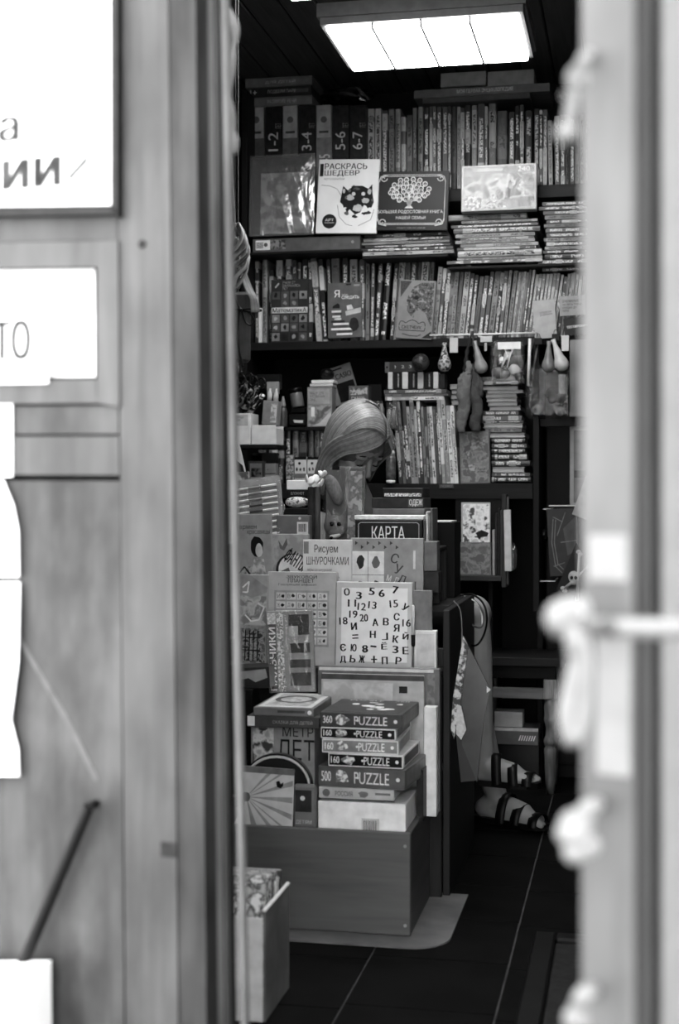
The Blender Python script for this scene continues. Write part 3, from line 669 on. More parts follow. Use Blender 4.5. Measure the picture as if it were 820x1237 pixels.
for k in range(22):
    a_ = rnd.uniform(0, 6.28); q = blobpoly(.68 + .25 * math.cos(a_) * rnd.uniform(.75, 1.1), .58 + .2 * math.sin(a_) * rnd.uniform(.7, 1.1), rnd.uniform(.02, .05), rnd.uniform(.015, .03), 9, .4); f.poly(q, M(rnd.choice((.15, .25, .4)), .6, .05), .0007 + k * 1e-5, 'cat_fur_patch')
f.disc(.22, .84, .12, M(.16), name='art_roundel'); f.text('АРТ', .15, .805, .29, .84, WHITE, off=.001); f.lines([[(.14, .86), (.3, .86)]], .0012, M(.7))
f.lines([[(.06, .35), (.2, .36), (.32, .4), (.4, .5)], [(.34, .62), (.38, .78), (.5, .88), (.6, .9)], [(.95, .68), (.9, .82), (.7, .9)]], .0008, M(.45), 'printed_outline')
# family tree book
zf = atY(496, 281.5, 5.03).z + .002
r, f = board('family_tree_book', 'dark family book with white ornamental tree and corner scrolls', 'book', (451, 206, 540, 281), 4.99, .022, M(.2, .4, .02, 20), lean=.06, roll=2.0, pages=True, zb=zf)
f.text('БОЛЬШАЯ РОДОСЛОВНАЯ КНИГА', .05, .655, .93, .72, M(.85)); f.text('НАШЕЙ СЕМЬИ', .3, .745, .7, .81, M(.85)); f.text('РОДОСЛОВНАЯ СЕМЬИ', .32, .945, .7, .975, M(.6), name='small_print')
paths = []; rings = []
for j in range(6):
    n_ = (4, 6, 7, 7, 6, 4)[j]
    for k in range(n_):
        ex = .47 + (k - (n_ - 1) / 2) * .083 + rnd.uniform(-.012, .012); ey = .13 + j * .066 + .012 * abs(k - (n_ - 1) / 2) + rnd.uniform(-.01, .01); rings.append((ex, ey))
        if (j + k) % 2 == 0: paths.append([(.47, .6), (.47 + .15 * (ex - .47), .5), (.47 + .7 * (ex - .47), .5 + .5 * (ey - .5)), (ex, ey)])
f.lines(paths, .0022, M(.85), 'tree_branches')
f.poly([(.455, .48), (.485, .48), (.49, .58), (.53, .625), (.41, .625), (.45, .58)], M(.85), name='tree_trunk')
for (ex, ey) in rings:
    f.disc(ex, ey, .036, M(.85), .0007, 12, 'tree_leaf_ring'); f.disc(ex, ey, .022, M(.22), .001, 10, 'tree_leaf_portrait'); f.disc(ex, ey + .008, .01, M(.75), .0013, 8, 'tree_leaf_portrait')
f.lines([[(.1, .06), (.9, .06)], [(.1, .9), (.9, .9)], [(.045, .16), (.045, .84)], [(.95, .16), (.95, .84)], [(.1, .085), (.9, .085)], [(.1, .88), (.9, .88)]], .0012, M(.75), 'border_lines')
for cx, cy, sx, sy in ((.05, .06, 1, 1), (.95, .06, -1, 1), (.05, .92, 1, -1), (.95, .92, -1, -1)):
    f.lines([[(cx + sx * (.06 + .05 * math.cos(a / 4) * (1 - a / 30)), cy + sy * (.06 + .06 * math.sin(a / 4) * (1 - a / 30))) for a in range(0, 28, 2)], [(cx, cy + sy * .12), (cx + sx * .02, cy + sy * .03), (cx + sx * .12, cy)]], .0016, M(.8), 'corner_scroll')
# 240-piece puzzle in film
zp = atY(596, 258, 5.03).z + .002
r, f = board('puzzle_box', 'pale film-wrapped puzzle box marked 240 on the flat stack', 'puzzle', (557, 198, 648, 257), 4.985, .04, M(.72, .4, .04), lean=.05, zb=zp, part='box')
f.rect(.03, .04, .97, .2, M(.55, .4, .05), name='printed_band'); f.rect(.03, .2, .97, .96, pic((.36, .5, .66, .78, .5), 22, 6), name='cover_picture'); f.text('240', .75, .06, .91, .17, WHITE, .006, off=.001)
f.text('ПазлФонари', .16, .06, .55, .16, WHITE, off=.001)
f.disc(.15, .83, .1, pic((.3, .6, .85), 90, 3), .0009, name='picture_detail'); f.poly([(.52, .78), (.86, .72), (.86, .92), (.62, .97)], pic((.2, .5, .8), 120, 1, .4, 'wave'), .0009, 'picture_detail'); f.poly([(.3, .96), (.36, .8), (.48, .82), (.5, .96)], pic((.2, .5, .8), 100, 5), .0009, 'picture_detail')
MB().bbox(-f.w / 2 - .001, f.w / 2 + .001, -.003, .043, .001, f.h + .002, .004).build('shrink_film', film(.06, .95, 16, 5), r)

# ---- third level: upright rows
rowB1 = [(310.5, 310.5, 5, 313, .3), (319.5, 319.5, 7, 312, .64, .4), (327, 327, 5.5, 326, .15), (337, 337, 8, 314, .2), (347.8, 347.8, 7.6, 313, .42), (355, 355, 5.6, 314, .36), (361, 361, 5.6, 317, .34), (368, 368, 7, 313, .18, .92), (375, 374.6, 5.4, 314, .26),
         (385.8, 378.4, 7.4, 311, .44), (393.2, 386.6, 6, 313, .1, .95), (400, 396, 4.6, 313, .26), (406.5, 404.5, 10, 312, .52, .3), (416.5, 416, 7.6, 311, .2, .85), (427, 427, 9.4, 313, .62, .2), (437, 437, 6.4, 313, .42), (443.6, 444, 4.8, 309, .52), (449, 451, 4.4, 308, .36),
         (454, 459.5, 6.2, 313, .34, .9), (461.8, 470, 8.5, 310, .1, .92), (472, 478.5, 4.6, 316, .2), (478.6, 486.5, 8.6, 309, .68), (486, 493.5, 5.6, 312, .5), (493, 500.4, 6.6, 311, .28), (499.5, 507, 5.6, 310, .46), (507, 514.5, 9, 309, .74, .15), (514.5, 522, 5.6, 313, .56)]
upright_row(5.1, Z3, rowB1, 'on the third shelf', 'upright books on the third shelf', .19)
rowB2 = [(523.8, 532, 5.6, 322, .6), (529.6, 537.4, 4.6, 324, .3, .8), (535.2, 543, 6, 323, .18, .85), (540.6, 548, 4.6, 325, .52), (545.6, 552.4, 5, 322, .62), (550.6, 558, 4.4, 324, .5), (556.2, 565.6, 6.8, 320, .7, .3), (562.6, 571, 5.2, 330, .2), (568, 576, 4.4, 332, .16), (573.2, 582, 5, 334, .46), (579, 588, 5.4, 333, .4, .9), (585, 594.6, 5, 328, .36), (591.5, 601.4, 7, 327, .56), (598.2, 607, 5.4, 327, .3), (603.8, 611.6, 4.8, 327, .4), (608.6, 617.4, 3.4, 321, .66), (613, 624, 4.6, 319, .6),
         (617.8, 628, 3.2, 328, .74), (621.2, 631.4, 3, 328, .55), (624.4, 634.6, 3, 328, .74), (627.6, 637.6, 3, 329, .5), (631, 641, 3, 326, .3), (634.4, 645, 3.4, 326, .4)]
rowB2 += [(638 + i * 4.4, 649 + i * 4.3, 4.0, 331 - i * .15, (.5, .44, .56, .48, .6, .5, .46)[i], .8) for i in range(7)]
rowB2 += [(669, 679.4, 3.4, 332, .8), (673.4, 683.5, 4.2, 334, .16), (677.8, 687.6, 3.4, 331, .55), (681.6, 691, 3.2, 330, .66), (685.2, 694.2, 3.4, 329, .6), (689, 697.6, 3.4, 331, .76), (694, 702, 4, 333, .4), (699, 707, 4, 332, .5)]
upright_row(5.06, Z3, rowB2, 'in the slanted third shelf row', 'slanted books on the third shelf', .19, .15)
# covers facing out on the third shelf
r, f = board('math_book', 'dark schoolbook titled Математика facing out with tile pictures', 'book', (327, 337, 372, 412), 5.045, .016, M(.27, .45, .03), lean=.03, pages=True, zb=Z3)
f.rect(.02, .445, .98, .535, M(.82), name='title_band'); f.text('МатематикА', .05, .455, .95, .525, INK, .008, off=.0012)
f.text('УЧИМ ОТ\nЗАНИМАЯСЬ\nЛЕТ', .3, .03, .78, .17, M(.62), name='small_print'); f.poly([(.1, .12), (.2, .05), (.22, .07), (.12, .14)], M(.7), name='printed_pencil')
rr_ = random.Random(3)
for j, y in enumerate((.19, .32, .56, .7, .85)):
    for i in range(4):
        if j == 1 and i in (0, 3): continue
        t = rr_.choice((.2, .34, .42, .55, .34)); f.rect(.03 + i * .243, y, .235 + i * .243, y + .125, M(t), name='printed_tile')
        f.poly(blobpoly(.13 + i * .243, y + .06, .05, .035, 9, .4), M(rr_.choice((.6, .7, .15))), .0009, 'tile_picture')
r, f = board('grammar_book', 'grey book titled Я и предлоги facing out with stacked-books picture', 'book', (396, 341, 437, 404), 5.045, .012, M(.42, .45, .04), lean=.04, roll=-1, pages=True, zb=Z3 + .012)
f.text('Я', .2, .13, .36, .26, M(.9), .01); f.text('люблю', .42, .2, .6, .24, M(.8)); f.text('следить', .42, .24, .93, .31, M(.9), .005); f.rect(.55, .02, .7, .05, M(.2)); f.rect(.78, .04, .95, .07, M(.6))
for i, (a, b, t) in enumerate(((.12, .4, .85), (.2, .42, .3), (.14, .38, .85), (.2, .4, .8), (.1, .5, .25), (.16, .62, .9), (.12, .58, .35), (.1, .8, .92), (.3, .7, .3), (.26, .72, .9))):
    f.rect(a, .5 + i * .046, b, .535 + i * .046, M(t), .0008, name='printed_book')
f.poly([(.52, .52), (.98, .46), (.98, .55), (.54, .6)], M(.75), name='printed_banner'); f.poly([(.56, .42), (.7, .4), (.76, .48), (.58, .5)], M(.82), name='printed_bubble'); f.poly(blobpoly(.78, .76, .14, .12, 14), M(.22), .0009, 'printed_figure'); f.poly([(.15, .42), (.3, .37), (.36, .4), (.36, .46), (.15, .46)], M(.15), name='printed_house')
r, f = board('raven_notebook', 'grey sketchbook with a line-drawn raven, tilted on third shelf', 'book', (477, 338, 521, 412), 5.02, .02, M(.56, .5, .03), lean=.04, roll=4.5, pages=True, zb=Z3 - .0)
f.poly([(.22, .42), (.25, .3), (.4, .12), (.62, .04), (.96, .03), (.97, .8), (.9, .72), (.78, .56), (.62, .5), (.5, .53), (.44, .58), (.5, .66), (.36, .6), (.26, .52)], pic((.1, .2, .5, .16, .6), 70, 8, .5), .0007, 'raven_drawing')
f.disc(.5, .3, .06, M(.15), .001, name='raven_eye'); f.poly([(.02, .02), (.34, .02), (.06, .3)], pic((.12, .5, .2), 70, 2, .5, 'wave'), name='corner_drawing'); f.poly([(.72, .98), (.97, .86), (.98, .98)], M(.2), name='corner_drawing')
f.lines([[(.08 + .36 * (1 - math.cos(a * math.pi / 12)), .78 - .05 * abs(math.sin(a * math.pi / 4)) - .05 * math.sin(a * math.pi / 12)) for a in range(13)], [(.08, .8), (.1, .86), (.44, .86), (.78, .86), (.8, .8)], [(.18, .92), (.4, .95), (.6, .95), (.7, .92)]], .0011, INK, 'scroll_frame')
f.text('СКЕТЧБУК', .16, .775, .7, .835, M(.2), .01)
# price slips and dark workbook at the right end of the third shelf
r, f = board('price_slip', 'light grey paper slip with two printed lines at the slanted row', 'slip', (646, 362, 673, 403), 5.0, .002, M(.72, .7, .03), roll=-4, zb=Z3 - .01); f.text('СПИСОК\nучебники', .3, .3, .85, .42, M(.3), 0, R(4), name='small_print')
r, f = board('price_slip', 'paper slip with several printed lines, rightmost on third shelf', 'slip', (676, 357, 708, 381), 4.99, .002, M(.66, .7, .03), roll=-2)
f.text('ВНИМАНИЕ\nна весь товар\nскидка до\nпяти', .12, .2, .85, .8, M(.3), name='small_print')
r, f = board('test_workbook', 'dark workbook with white title strip at the right shelf end', 'book', (682, 383, 716, 408), 4.985, .01, M(.26, .5, .03), roll=-6, pages=True, zb=Z3); f.text('ТЕСТИРОВАНИЕ', .1, .45, .98, .6, WHITE, .01)
# ================================================================ FOURTH LEVEL OF THE BACK SHELVES
YC = 5.02
rowC = [(484, 476, 4.8, 483, .3, .8), (488.6, 480.6, 3.6, 485, .5), (491.8, 485.6, 2.6, 515, .2), (494.6, 487, 4.8, 483, .32, .85), (499, 492, 4, 491, .66, .2), (503.4, 496.4, 5, 483, .62), (507, 501, 3, 491, .3), (510, 504, 4.2, 483, .22, .92), (514, 509, 3.6, 491, .55), (517.4, 513, 3, 492, .26, .7), (521, 516.4, 3.8, 491, .66), (524.8, 519, 4.2, 491, .84, .3), (529, 523, 4, 491, .46), (532, 526.6, 3, 491, .3), (536.4, 529.2, 4.6, 480, .85, .3), (541.6, 534, 5.2, 480, .76, .3), (546.6, 540.4, 5, 490, .86, .4), (551.6, 545.4, 4.8, 490, .9, .08)]
upright_row(YC, Z4, rowC, 'in the schoolbook row', 'schoolbooks below the hanging rail', .19, .1)
flat_stack(YC + .005, [(464, 539, 470.2, 475.2, .36, '', .8), (465, 541, 475.6, 478.6, .5), (465, 536, 479, 483.4, .86, '', .1)], 'on the schoolbook row', 'flat books on the schoolbook row', .16)
zv = atY(500, 469.8, 5.03).z
for i, (x0, x1, t) in enumerate(((468.5, 474, .8), (474.6, 485, .14), (485.6, 492.6, .8), (493.2, 503.6, .14), (504.2, 511.4, .8), (512, 522.6, .14), (523.2, 529.4, .8), (530, 537.4, .25))):
    r, f = board('small_carton', '%s small carton, %s from the left above the schoolbook row' % (word(t), nth(i)), 'carton', (x0, 449.5 + (i > 6) * 2, x1, 470), 5.03, .06, M(t, .5, .04), part='carton', zb=zv, group='small cartons above the schoolbooks')
    if t < .2: f.lines([[(.62, .1), (.62, .5), (.62, .9)]], .0022, pic((.1, .7, .2, .7), 150, i), 'printed_strip')
zq = atY(500, 449.5, 5.03).z + .001
r, f = board('marker_pack', 'dark flat marker pack with white digits above the cartons', 'pack', (465, 437, 505, 449.5), 5.04, .012, M(.22, .35, .04, 30, 0, .4), part='card', zb=zq)
f.rect(.0, .0, .13, 1, M(.4), name='hang_tab'); f.disc(.06, .5, .03, BLACK, .0008); f.text('1  2  3', .3, .34, .8, .62, M(.75))
r = empty('round_badge', atY(508, 449.5, 5.0), (0, 0, 0), 'dark ball with spiral pattern resting above the cartons', 'ball'); r.location.z = zq
MB().ell((0, 0.0, .031), (.031, .03, .031), None, 20, 14).build('ball', pic((.16, .3, .2, .36), 45, 3, .4, 'cell'), r, True)
# small floral book facing out
r, f = board('floral_book', 'small grey book with floral cover under the hanging cloth doll', 'book', (556, 521, 592, 583), 4.995, .03, M(.5, .5, .05), lean=.03, roll=-1.5, pages=True, zb=Z4)
f.rect(.04, .03, .96, .97, pic((.34, .55, .62, .45), 45, 9), name='cover_picture'); f.text('Личный\nдневник', .58, .7, .86, .8, INK, off=.0009)
for (cx, cy, rr) in ((.55, .28, .16), (.3, .45, .12), (.4, .7, .14), (.75, .2, .1)): f.poly(blobpoly(cx, cy, rr, rr * .6, 13, .3), pic((.25, .5, .7), 90, 4), .0009, 'printed_flower')
# tall stack right of it
st = [(578, 629, 455, 459.6, .5), (576, 626, 460, 464.6, .3), (582, 625, 466.6, 470.8, .7, 'pages'), (588, 632, 471.2, 474.8, .82, 'pages'), (587, 625, 475.4, 479.4, .7, 'pages'), (588, 625, 480, 484.8, .76, 'pages'), (588, 624, 485.2, 490, .74, 'pages'), (591, 629, 490.6, 495.6, .68, 'pages'), (582, 626, 496, 501.6, .34), (583, 630, 502, 508, .42), (582, 632, 508.4, 510.6, .2), (583, 631, 511, 516.4, .8, 'pages'), (586, 630, 517, 522, .56), (592, 635, 523, 528.6, .66, 'pages'), (594, 634, 529, 535.6, .18), (594, 636, 536, 541, .3), (594, 634, 541.4, 548, .2), (594, 636, 548.4, 555.6, .16), (594, 640, 556, 563.4, .28), (594, 633, 564, 570.6, .72, 'pages'), (594, 640, 571, 575.4, .32), (594, 641, 575.8, 582.6, .2)]
flat_stack(5.03, st, 'beside the floral book', 'flat books beside the floral book', .17)
flat_stack(5.1, [(543, 556, 464, 470, .72, 'pages'), (545, 556, 471, 476, .66, 'pages'), (545, 556, 477, 482, .74, 'pages'), (546, 556, 483, 489, .7, 'pages')], 'half hidden behind the cloth doll', 'notepads behind the cloth doll', .12, None, 'notepad')
spart('shelf_board', atY(541, 488, 5.0).x, atY(558, 488, 5.0).x, 5.09, YB - .02, atY(550, 489, 5.1).z - .012, atY(550, 489, 5.1).z - .001)
# ---- left bay: small shelf with stationery
zs_ = ZS + .0005
r, f = board('calculator_card', 'grey blister card reading CASIO leaning at the back', 'card', (402, 440, 436, 480), 5.12, .004, M(.52, .5, .04), lean=.08, roll=-17, part='card', zb=zs_ + .09)
f.text('CASIO', .36, .2, .94, .34, M(.12), .012); f.rect(.3, .06, .66, .1, BLACK, name='hang_slot'); f.rect(.3, .45, .95, .95, M(.12, .3), name='calculator')
crumple('dark_pouch', 'dark round pouch behind the white packets', 'pouch', 395, 452, 5.1, .026, .03, .022, M(.12, .5, .03), 5, .15)
for i, (x0, x1, y0, y1, t) in enumerate(((376, 403, 459, 463, .9), (374, 402, 463.4, 467, .8))):
    r, f = board('white_packet', ('upper' if i == 0 else 'lower') + ' flat white packet lying on the stationery box', 'packet', (x0, y0, x1, y1), 5.06, .08, M(t, .4, .04), part='packet')
r, f = board('stationery_box', 'grey display box with price label and little bottles, stationery shelf', 'box', (371, 467.6, 401, 515), 5.04, .07, M(.6, .5, .05), part='box', zb=zs_)
f.rect(.04, .05, .9, .42, M(.68), name='price_label'); f.text('НАБОР ДЛЯ\nРИСОВАНИЯ\n120 р.', .1, .12, .7, .36, M(.3), name='small_print'); f.rect(.05, .46, .96, .98, pic((.3, .5, .7), 40, 12), name='box_picture'); f.rect(.16, .5, .3, .74, WHITE, .0008, name='printed_bottle'); f.poly([(.2, .98), (.5, .9), (.96, .6), (.96, .98)], M(.8), .0008, 'printed_swoosh')
r = empty('paint_jar', atY(360, 492, 5.06), (0, R(-10), 0), 'tilted paint jar with black lid on the stationery shelf', 'jar')
MB().lathe([(.022, 0), (.024, .004), (.024, .05), (.022, .054)], (0, 0, 0), 18).build('jar', M(.5, .3, .05), r, True); MB().lathe([(.0255, .054), (.0255, .068), (.024, .07)], (0, 0, 0), 18).build('lid', BLACK, r, True)
r, f = board('pencil_case', 'black flat pencil case supporting the paint jar', 'case', (347, 500, 371, 514), 5.04, .06, M(.16, .4, .03), part='case', zb=zs_, bev=.008); f.poly([(.3, .45), (.8, .5), (.78, .7), (.36, .66)], M(.85), name='white_logo')
MB().bbox(-.03, .03, .01, .05, f.h + .001, f.h + .026, .006).build('case_lid', M(.1, .4, .02), r)
r = empty('glue_bottle', atY(342, 507, 5.03), (0, 0, 0), 'grey glue bottle with pale pointed cap at the shelf end', 'bottle')
MB().lathe([(.014, 0), (.0155, .004), (.0155, .055), (.012, .068), (.008, .074)], (0, 0, 0), 16).build('bottle', M(.36, .35, .05), r, True); MB().lathe([(.0085, .074), (.0095, .08), (.006, .1), (.003, .112)], (0, 0, 0), 14).build('cap', M(.62, .4), r, True)
r.location.z = zs_
r = empty('felt_pen', atY(412, 512, 5.0), (0, R(4), 0), 'white pointed felt pen beside the woman\'s hair', 'pen'); MB().lathe([(.004, 0), (.006, .004), (.0062, .03), (.002, .055)], (0, 0, 0), 10).build('barrel', M(.9, .4), r, True)
for (x0, x1, y0, y1, t, lb) in ((421, 445, 466, 488, .4, 'grey printed carton on the stationery shelf, upper of two'), (423, 443, 488.4, 515, .62, 'pale printed carton on the stationery shelf, lower of two')):
    r, f = board('ink_carton', lb, 'carton', (x0, y0, x1, y1), 5.07, .06, M(t, .5, .05), part='carton'); f.rect(.06, .1, .94, .5, pic((.2, .45, .75), 80, int(x0)), name='printed_band'); f.text('ГУАШЬ', .15, .6, .85, .8, M(.85 if t < .5 else .2))
r, f = board('tube_pack', 'clear pack of pale tubes right of the woman\'s hair', 'pack', (446, 484, 475 - 13, 514), 5.06, .02, film(.2, .8, 40, 3), part='clear_wrap', zb=zs_)
for i in range(3): MB().lathe([(.0, 0), (.0105, .0), (.0105, .062), (.006, .072), (.006, .08)], (-.02 + i * .021 * .93, .01, .003), 10).build('tube', M(.62, .4), r, True)
r, f = board('black_wallet', 'black wallet standing behind the stationery boxes', 'wallet', (444, 464, 461, 484), 5.12, .02, M(.08, .4, .02), part='wallet', zb=zs_ + .085)
r, f = board('tube_pack', 'hanging clear pack of three pale tubes above the glitter bottle', 'pack', (466.5, 486, 478, 519), 4.985, .02, film(.2, .8, 40, 4), part='clear_wrap')
for i in range(2): MB().lathe([(.0, 0), (.008, 0), (.008, .06), (.005, .07)], (-.008 + i * .0165, .01, .004), 10).build('tube', M(.6, .4), r, True)
r = empty('glitter_bottle', atY(472, 581, 4.97), (0, 0, 0), 'clear bottle with white caps in film left of the schoolbooks', 'bottle'); r.location.z = Z4
MB().lathe([(.012, 0), (.0165, .003), (.0165, .012)], (0, 0, 0), 14).build('base_cap', WHITE, r, True); MB().lathe([(.0165, .0125), (.018, .02), (.018, .09), (.014, .1)], (0, 0, 0), 14).build('bottle', M(.4, .2, .1, 60), r, True); MB().lathe([(.0145, .1005), (.0145, .112), (.012, .116)], (0, 0, 0), 14).build('cap', M(.85, .4), r, True)
o = crumple('', '', '', 472, 535, 4.97, .022, .02, .035, film(.35, .9, 40, 7), 11, .35, parent=r, pname='wrapper')
# books beneath the stationery shelf
rowD = [(339, 339, 8, 518, .24, .7), (347.4, 347.4, 7.4, 517, .1, .8), (356.4, 356.4, 7.8, 517, .55), (365.6, 365.6, 9, 517, .2, .5), (374.6, 374.6, 6.6, 517, .45), (382, 382, 6.4, 517, .58), (389, 389, 6, 518, .4), (396, 396, 7, 518, .3), (403, 403, 6, 518, .5)]
upright_row(5.06, Z4, rowD, 'below the stationery shelf', 'upright books below the stationery shelf', .18)
for i, (x0, x1) in enumerate(((355.6, 370), (371, 385))):
    r, f = board('card_game', ('left' if i == 0 else 'right') + ' of two white card-game boxes with printed figures below the stationery', 'card game', (x0, 552, x1, 582), 5.0, .03, M(.85, .5, .03), part='box', zb=Z4)
    f.rect(.0, .0, 1, .1, BLACK, name='printed_band'); f.rect(.05, .62, .95, .8, M(.5), name='printed_band'); f.text('ИГРЫ', .1, .82, .9, .94, INK)
    for k in range(3): f.poly(blobpoly(.2 + k * .3, .46, .07, .07, 9, .35), INK, .0008, 'printed_figure')
    f.poly(blobpoly(.42, .24, .1, .06, 9, .3), INK, .0008, 'printed_figure')
r, f = board('sticker_pack', 'narrow patterned sticker pack left of the white card games', 'pack', (345.4, 550, 354.6, 582), 5.0, .012, pic((.12, .45, .75), 110, 4, .3, 'noise', .4), part='pack', zb=Z4)
for (x0, y0, x1, y1, t, lb, Y) in ((299.5, 557, 318.6, 582, .3, 'small dark framed picture at the left end of the low shelf', 5.0), (319.4, 560, 333, 582, .62, 'light grey drawer box beside the framed picture', 5.02), (316, 547, 334, 559.6, .16, 'dark carton above the light grey drawer box', 5.03)):
    r, f = board('framed_photo' if x0 < 300 else 'carton', lb, 'frame' if x0 < 300 else 'carton', (x0, y0, x1, y1), Y, .04, M(t, .5, .04), part='frame' if x0 < 300 else 'carton', zb=Z4 if y1 > 580 else None)
    if x0 < 300: f.rect(.12, .1, .88, .92, M(.55), name='mount'); f.rect(.2, .3, .84, .7, pic((.06, .12, .5), 40, 2), .0008, name='photo')
    elif t > .5: f.lines([[(0, .5), (1, .5)]], .0012, INK, 'drawer_gap'); f.disc(.3, .3, .04, INK)
for i, (x0, x1, t) in enumerate(((312, 321, .5), (321.6, 324.6, .2), (325, 328, .6), (328.4, 334.4, .85))):
    r, f = board('notepad', '%s notepad, %s from left in the small group under the white trays' % (word(t), nth(i)), 'notepad', (x0, 537, x1, 547), 5.05, .04, M(t, .5, .04), part='cover', group='notepads under the white trays')
spart('shelf_board', xl - .005, atY(336, 547, YS).x, YS + .06, YB - .03, atY(320, 547.2, 5.05).z - .01, atY(320, 547.2, 5.05).z - .0005)
# ---- hanging rail with clips and goods
RY = 4.955
A = atY(519, 405, RY); B = atY(648, 402, RY)
rl = empty('hanging_rail', (A + B) / 2, (0, 0, 0), 'thin white rail along the third shelf edge carrying clips', 'rail'); o0 = rl.location
MB().tube([A - o0, (A + B) / 2 - o0 - Vector((0, 0, .001)), B - o0], .0032, 8).build('rod', WHITE, rl, True)
for p in (A, B): MB().tube([p - o0, p - o0 + Vector((0, .085, .0))], .002, 6).build('bracket', M(.5, .4), rl)
def clip(px, py, lb, Y=RY - .004):
    c = atY(px, py, Y); r = empty('binder_clip', c, (0, 0, 0), lb, 'clip', 'black binder clips on the rail')
    MB().prism([(-.013, -.012), (.013, -.012), (.012, .010), (-.012, .010)], -.007, .007).build('body', BLACK, r)
    for s_ in (-1, 1): MB().tube([(-.007, 0, .008), (-.0045, s_ * .004, .022), (0, s_ * .005, .026), (.0045, s_ * .004, .022), (.007, 0, .008)], .001, 5).build('wire_handle', M(.5, .3, .03, 30, .8), r, True)
    return r
for px, py, lb in ((537, 412, 'leftmost black binder clip on the white rail'), (575, 413, 'black binder clip above the pear-shaped balloon'), (614, 412, 'black binder clip holding the toy packet'), (650, 412, 'black binder clip over the drinking straws'), (671, 407, 'rightmost and highest black binder clip')): clip(px, py, lb)
def slip(x0, y0, x1, y1, lb, t=.78, Y=RY - .012):
    r, f = board('price_tag', lb, 'tag', (x0, y0, x1, y1), Y, .0012, M(t, .7, .03), part='paper'); return r
slip(543, 408, 553, 426, 'white price tag right of the leftmost clip'); slip(580, 406, 594, 413, 'wide white price tag above the toy packet'); slip(585, 414, 588, 424, 'narrow pale tag beside the pear-shaped balloon', .7); slip(678, 405, 687, 424, 'white price tag at the far right clip', .82)
def bulb(px0, py0, px1, py1, rpx, mat, name, lb, cat='balloon', Y=RY - .02, tilt=0):
    A = atY(px0, py0, Y); B = atY(px1, py1, Y); L = (A - B).length; rr = rpx * Y / F; d = (A - B).normalized()
    rot = Vector((0, 0, 1)).rotation_difference(d).to_euler(); r = empty(name, B, rot, lb, cat)
    prof = [(.001, 0), (rr * .55, rr * .12), (rr * .9, rr * .5), (rr, rr * .95), (rr * .92, rr * 1.45), (rr * .66, rr * 2.1), (rr * .4, L * .72), (rr * .28, L * .85), (rr * .34, L)]
    MB().lathe(prof, (0, 0, 0), 18).build('bulb', mat, r, True); return r
bulb(536.6, 414, 537, 449, 8.2, pic((.35, .6, .75, .3), 60, 3, .4, 'cell'), 'net_bulb', 'spotted bulb-shaped toy hanging from the leftmost clip', 'toy')
bulb(573, 412, 583, 451, 8, M(.62, .35, .06, 25), 'balloon_toy', 'grey pear-shaped toy hanging beside the cloth doll', 'toy')
bulb(663, 412, 662, 450, 8, M(.55, .35, .06, 25), 'balloon_toy', 'darker of two pear-shaped toys on the right clip', 'toy')
bulb(668, 410, 681, 448, 8.6, M(.78, .35, .05, 25), 'balloon_toy', 'paler of two pear-shaped toys on the right clip', 'toy', RY - .05)
# limp cloth doll (two legs hanging from a cord)
c0 = atY(567, 402, RY - .02); r = empty('cloth_doll', atY(567, 522, RY - .02), (0, 0, 0), 'limp grey cloth doll with two dangling legs on the rail', 'doll'); o0 = r.location
def limb(pts, rs, mat, name):
    P = [atY(px, py, RY - .02 + dy) - o0 for px, py, dy in pts]; mm = MB().tube(spline(P, 5), [rs[min(int(i / 5), len(rs) - 1)] * (1 - (i % 5) / 5) + rs[min(int(i / 5) + 1, len(rs) - 1)] * (i % 5) / 5 for i in range((len(P) - 1) * 5 + 1)], 12)
    mm.v = [(x + .002 * math.sin(z * 190 + x * 300), y * .75 + .003 * math.sin(x * 420 + z * 60), z) for x, y, z in mm.v]
    mm.build(name, mat, r, True)
CL = pic((.38, .52, .46), 30, 2, .8); CL2 = pic((.26, .38, .32), 30, 3, .8)
limb([(567, 440, 0), (564, 455, 0), (560, 475, 0), (561, 490, 0), (557, 508, 0), (557, 523, 0)], [.008, .018, .025, .022, .021, .012], CL, 'leg'); limb([(570, 440, .012), (575, 458, .012), (574, 478, .012), (577, 495, .012), (574, 510, .012), (575, 521, .012)], [.008, .016, .022, .019, .021, .015], CL2, 'leg')
limb([(563, 447, -.004), (556, 458, -.004), (554, 470, 0)], [.004, .009, .005], CL, 'arm'); limb([(573, 450, .004), (580, 462, .004), (581, 480, .004)], [.005, .009, .006], CL2, 'arm'); limb([(566, 436, -.006), (566, 445, -.006), (567, 452, -.006)], [.007, .012, .008], M(.5, .8), 'body')
limb([(570, 400, -.004), (564, 425, -.004), (562, 450, 0)], [.004, .006, .01], M(.22, .7), 'strap'); limb([(570, 400, -.004), (574, 425, -.004), (575, 450, .01)], [.004, .006, .01], M(.3, .7), 'strap')
# toy packet with film
r, f = board('toy_packet', 'clear film packet of small toys with white header on the rail', 'packet', (592, 410, 633, 464), RY - .03, .03, film(.12, .8, 30, 9), part='clear_bag', bev=.006)
f.rect(.22, .06, .9, .22, WHITE, -.001, 'header_card')
for i, (cx, cz, rr, t) in enumerate(((-.03, .04, .025, .4), (.025, .05, .022, .7), (.0, .1, .016, .8), (-.01, .035, .02, .5), (.035, .03, .018, .25), (-.02, .085, .012, .9))): MB().ell((cx, .015, cz), (rr, .009, rr * .8), Euler((0, i, 0)), 10, 8).build('small_toy', M(t, .4, .05), r, True)
for k in range(2): MB().tube([(-.02 + k * .02, .012, .06), (.0 + k * .01, .008, .1), (-.01 + k * .03, .012, .125)], .003, 6).build('toy_stick', WHITE, r, True)
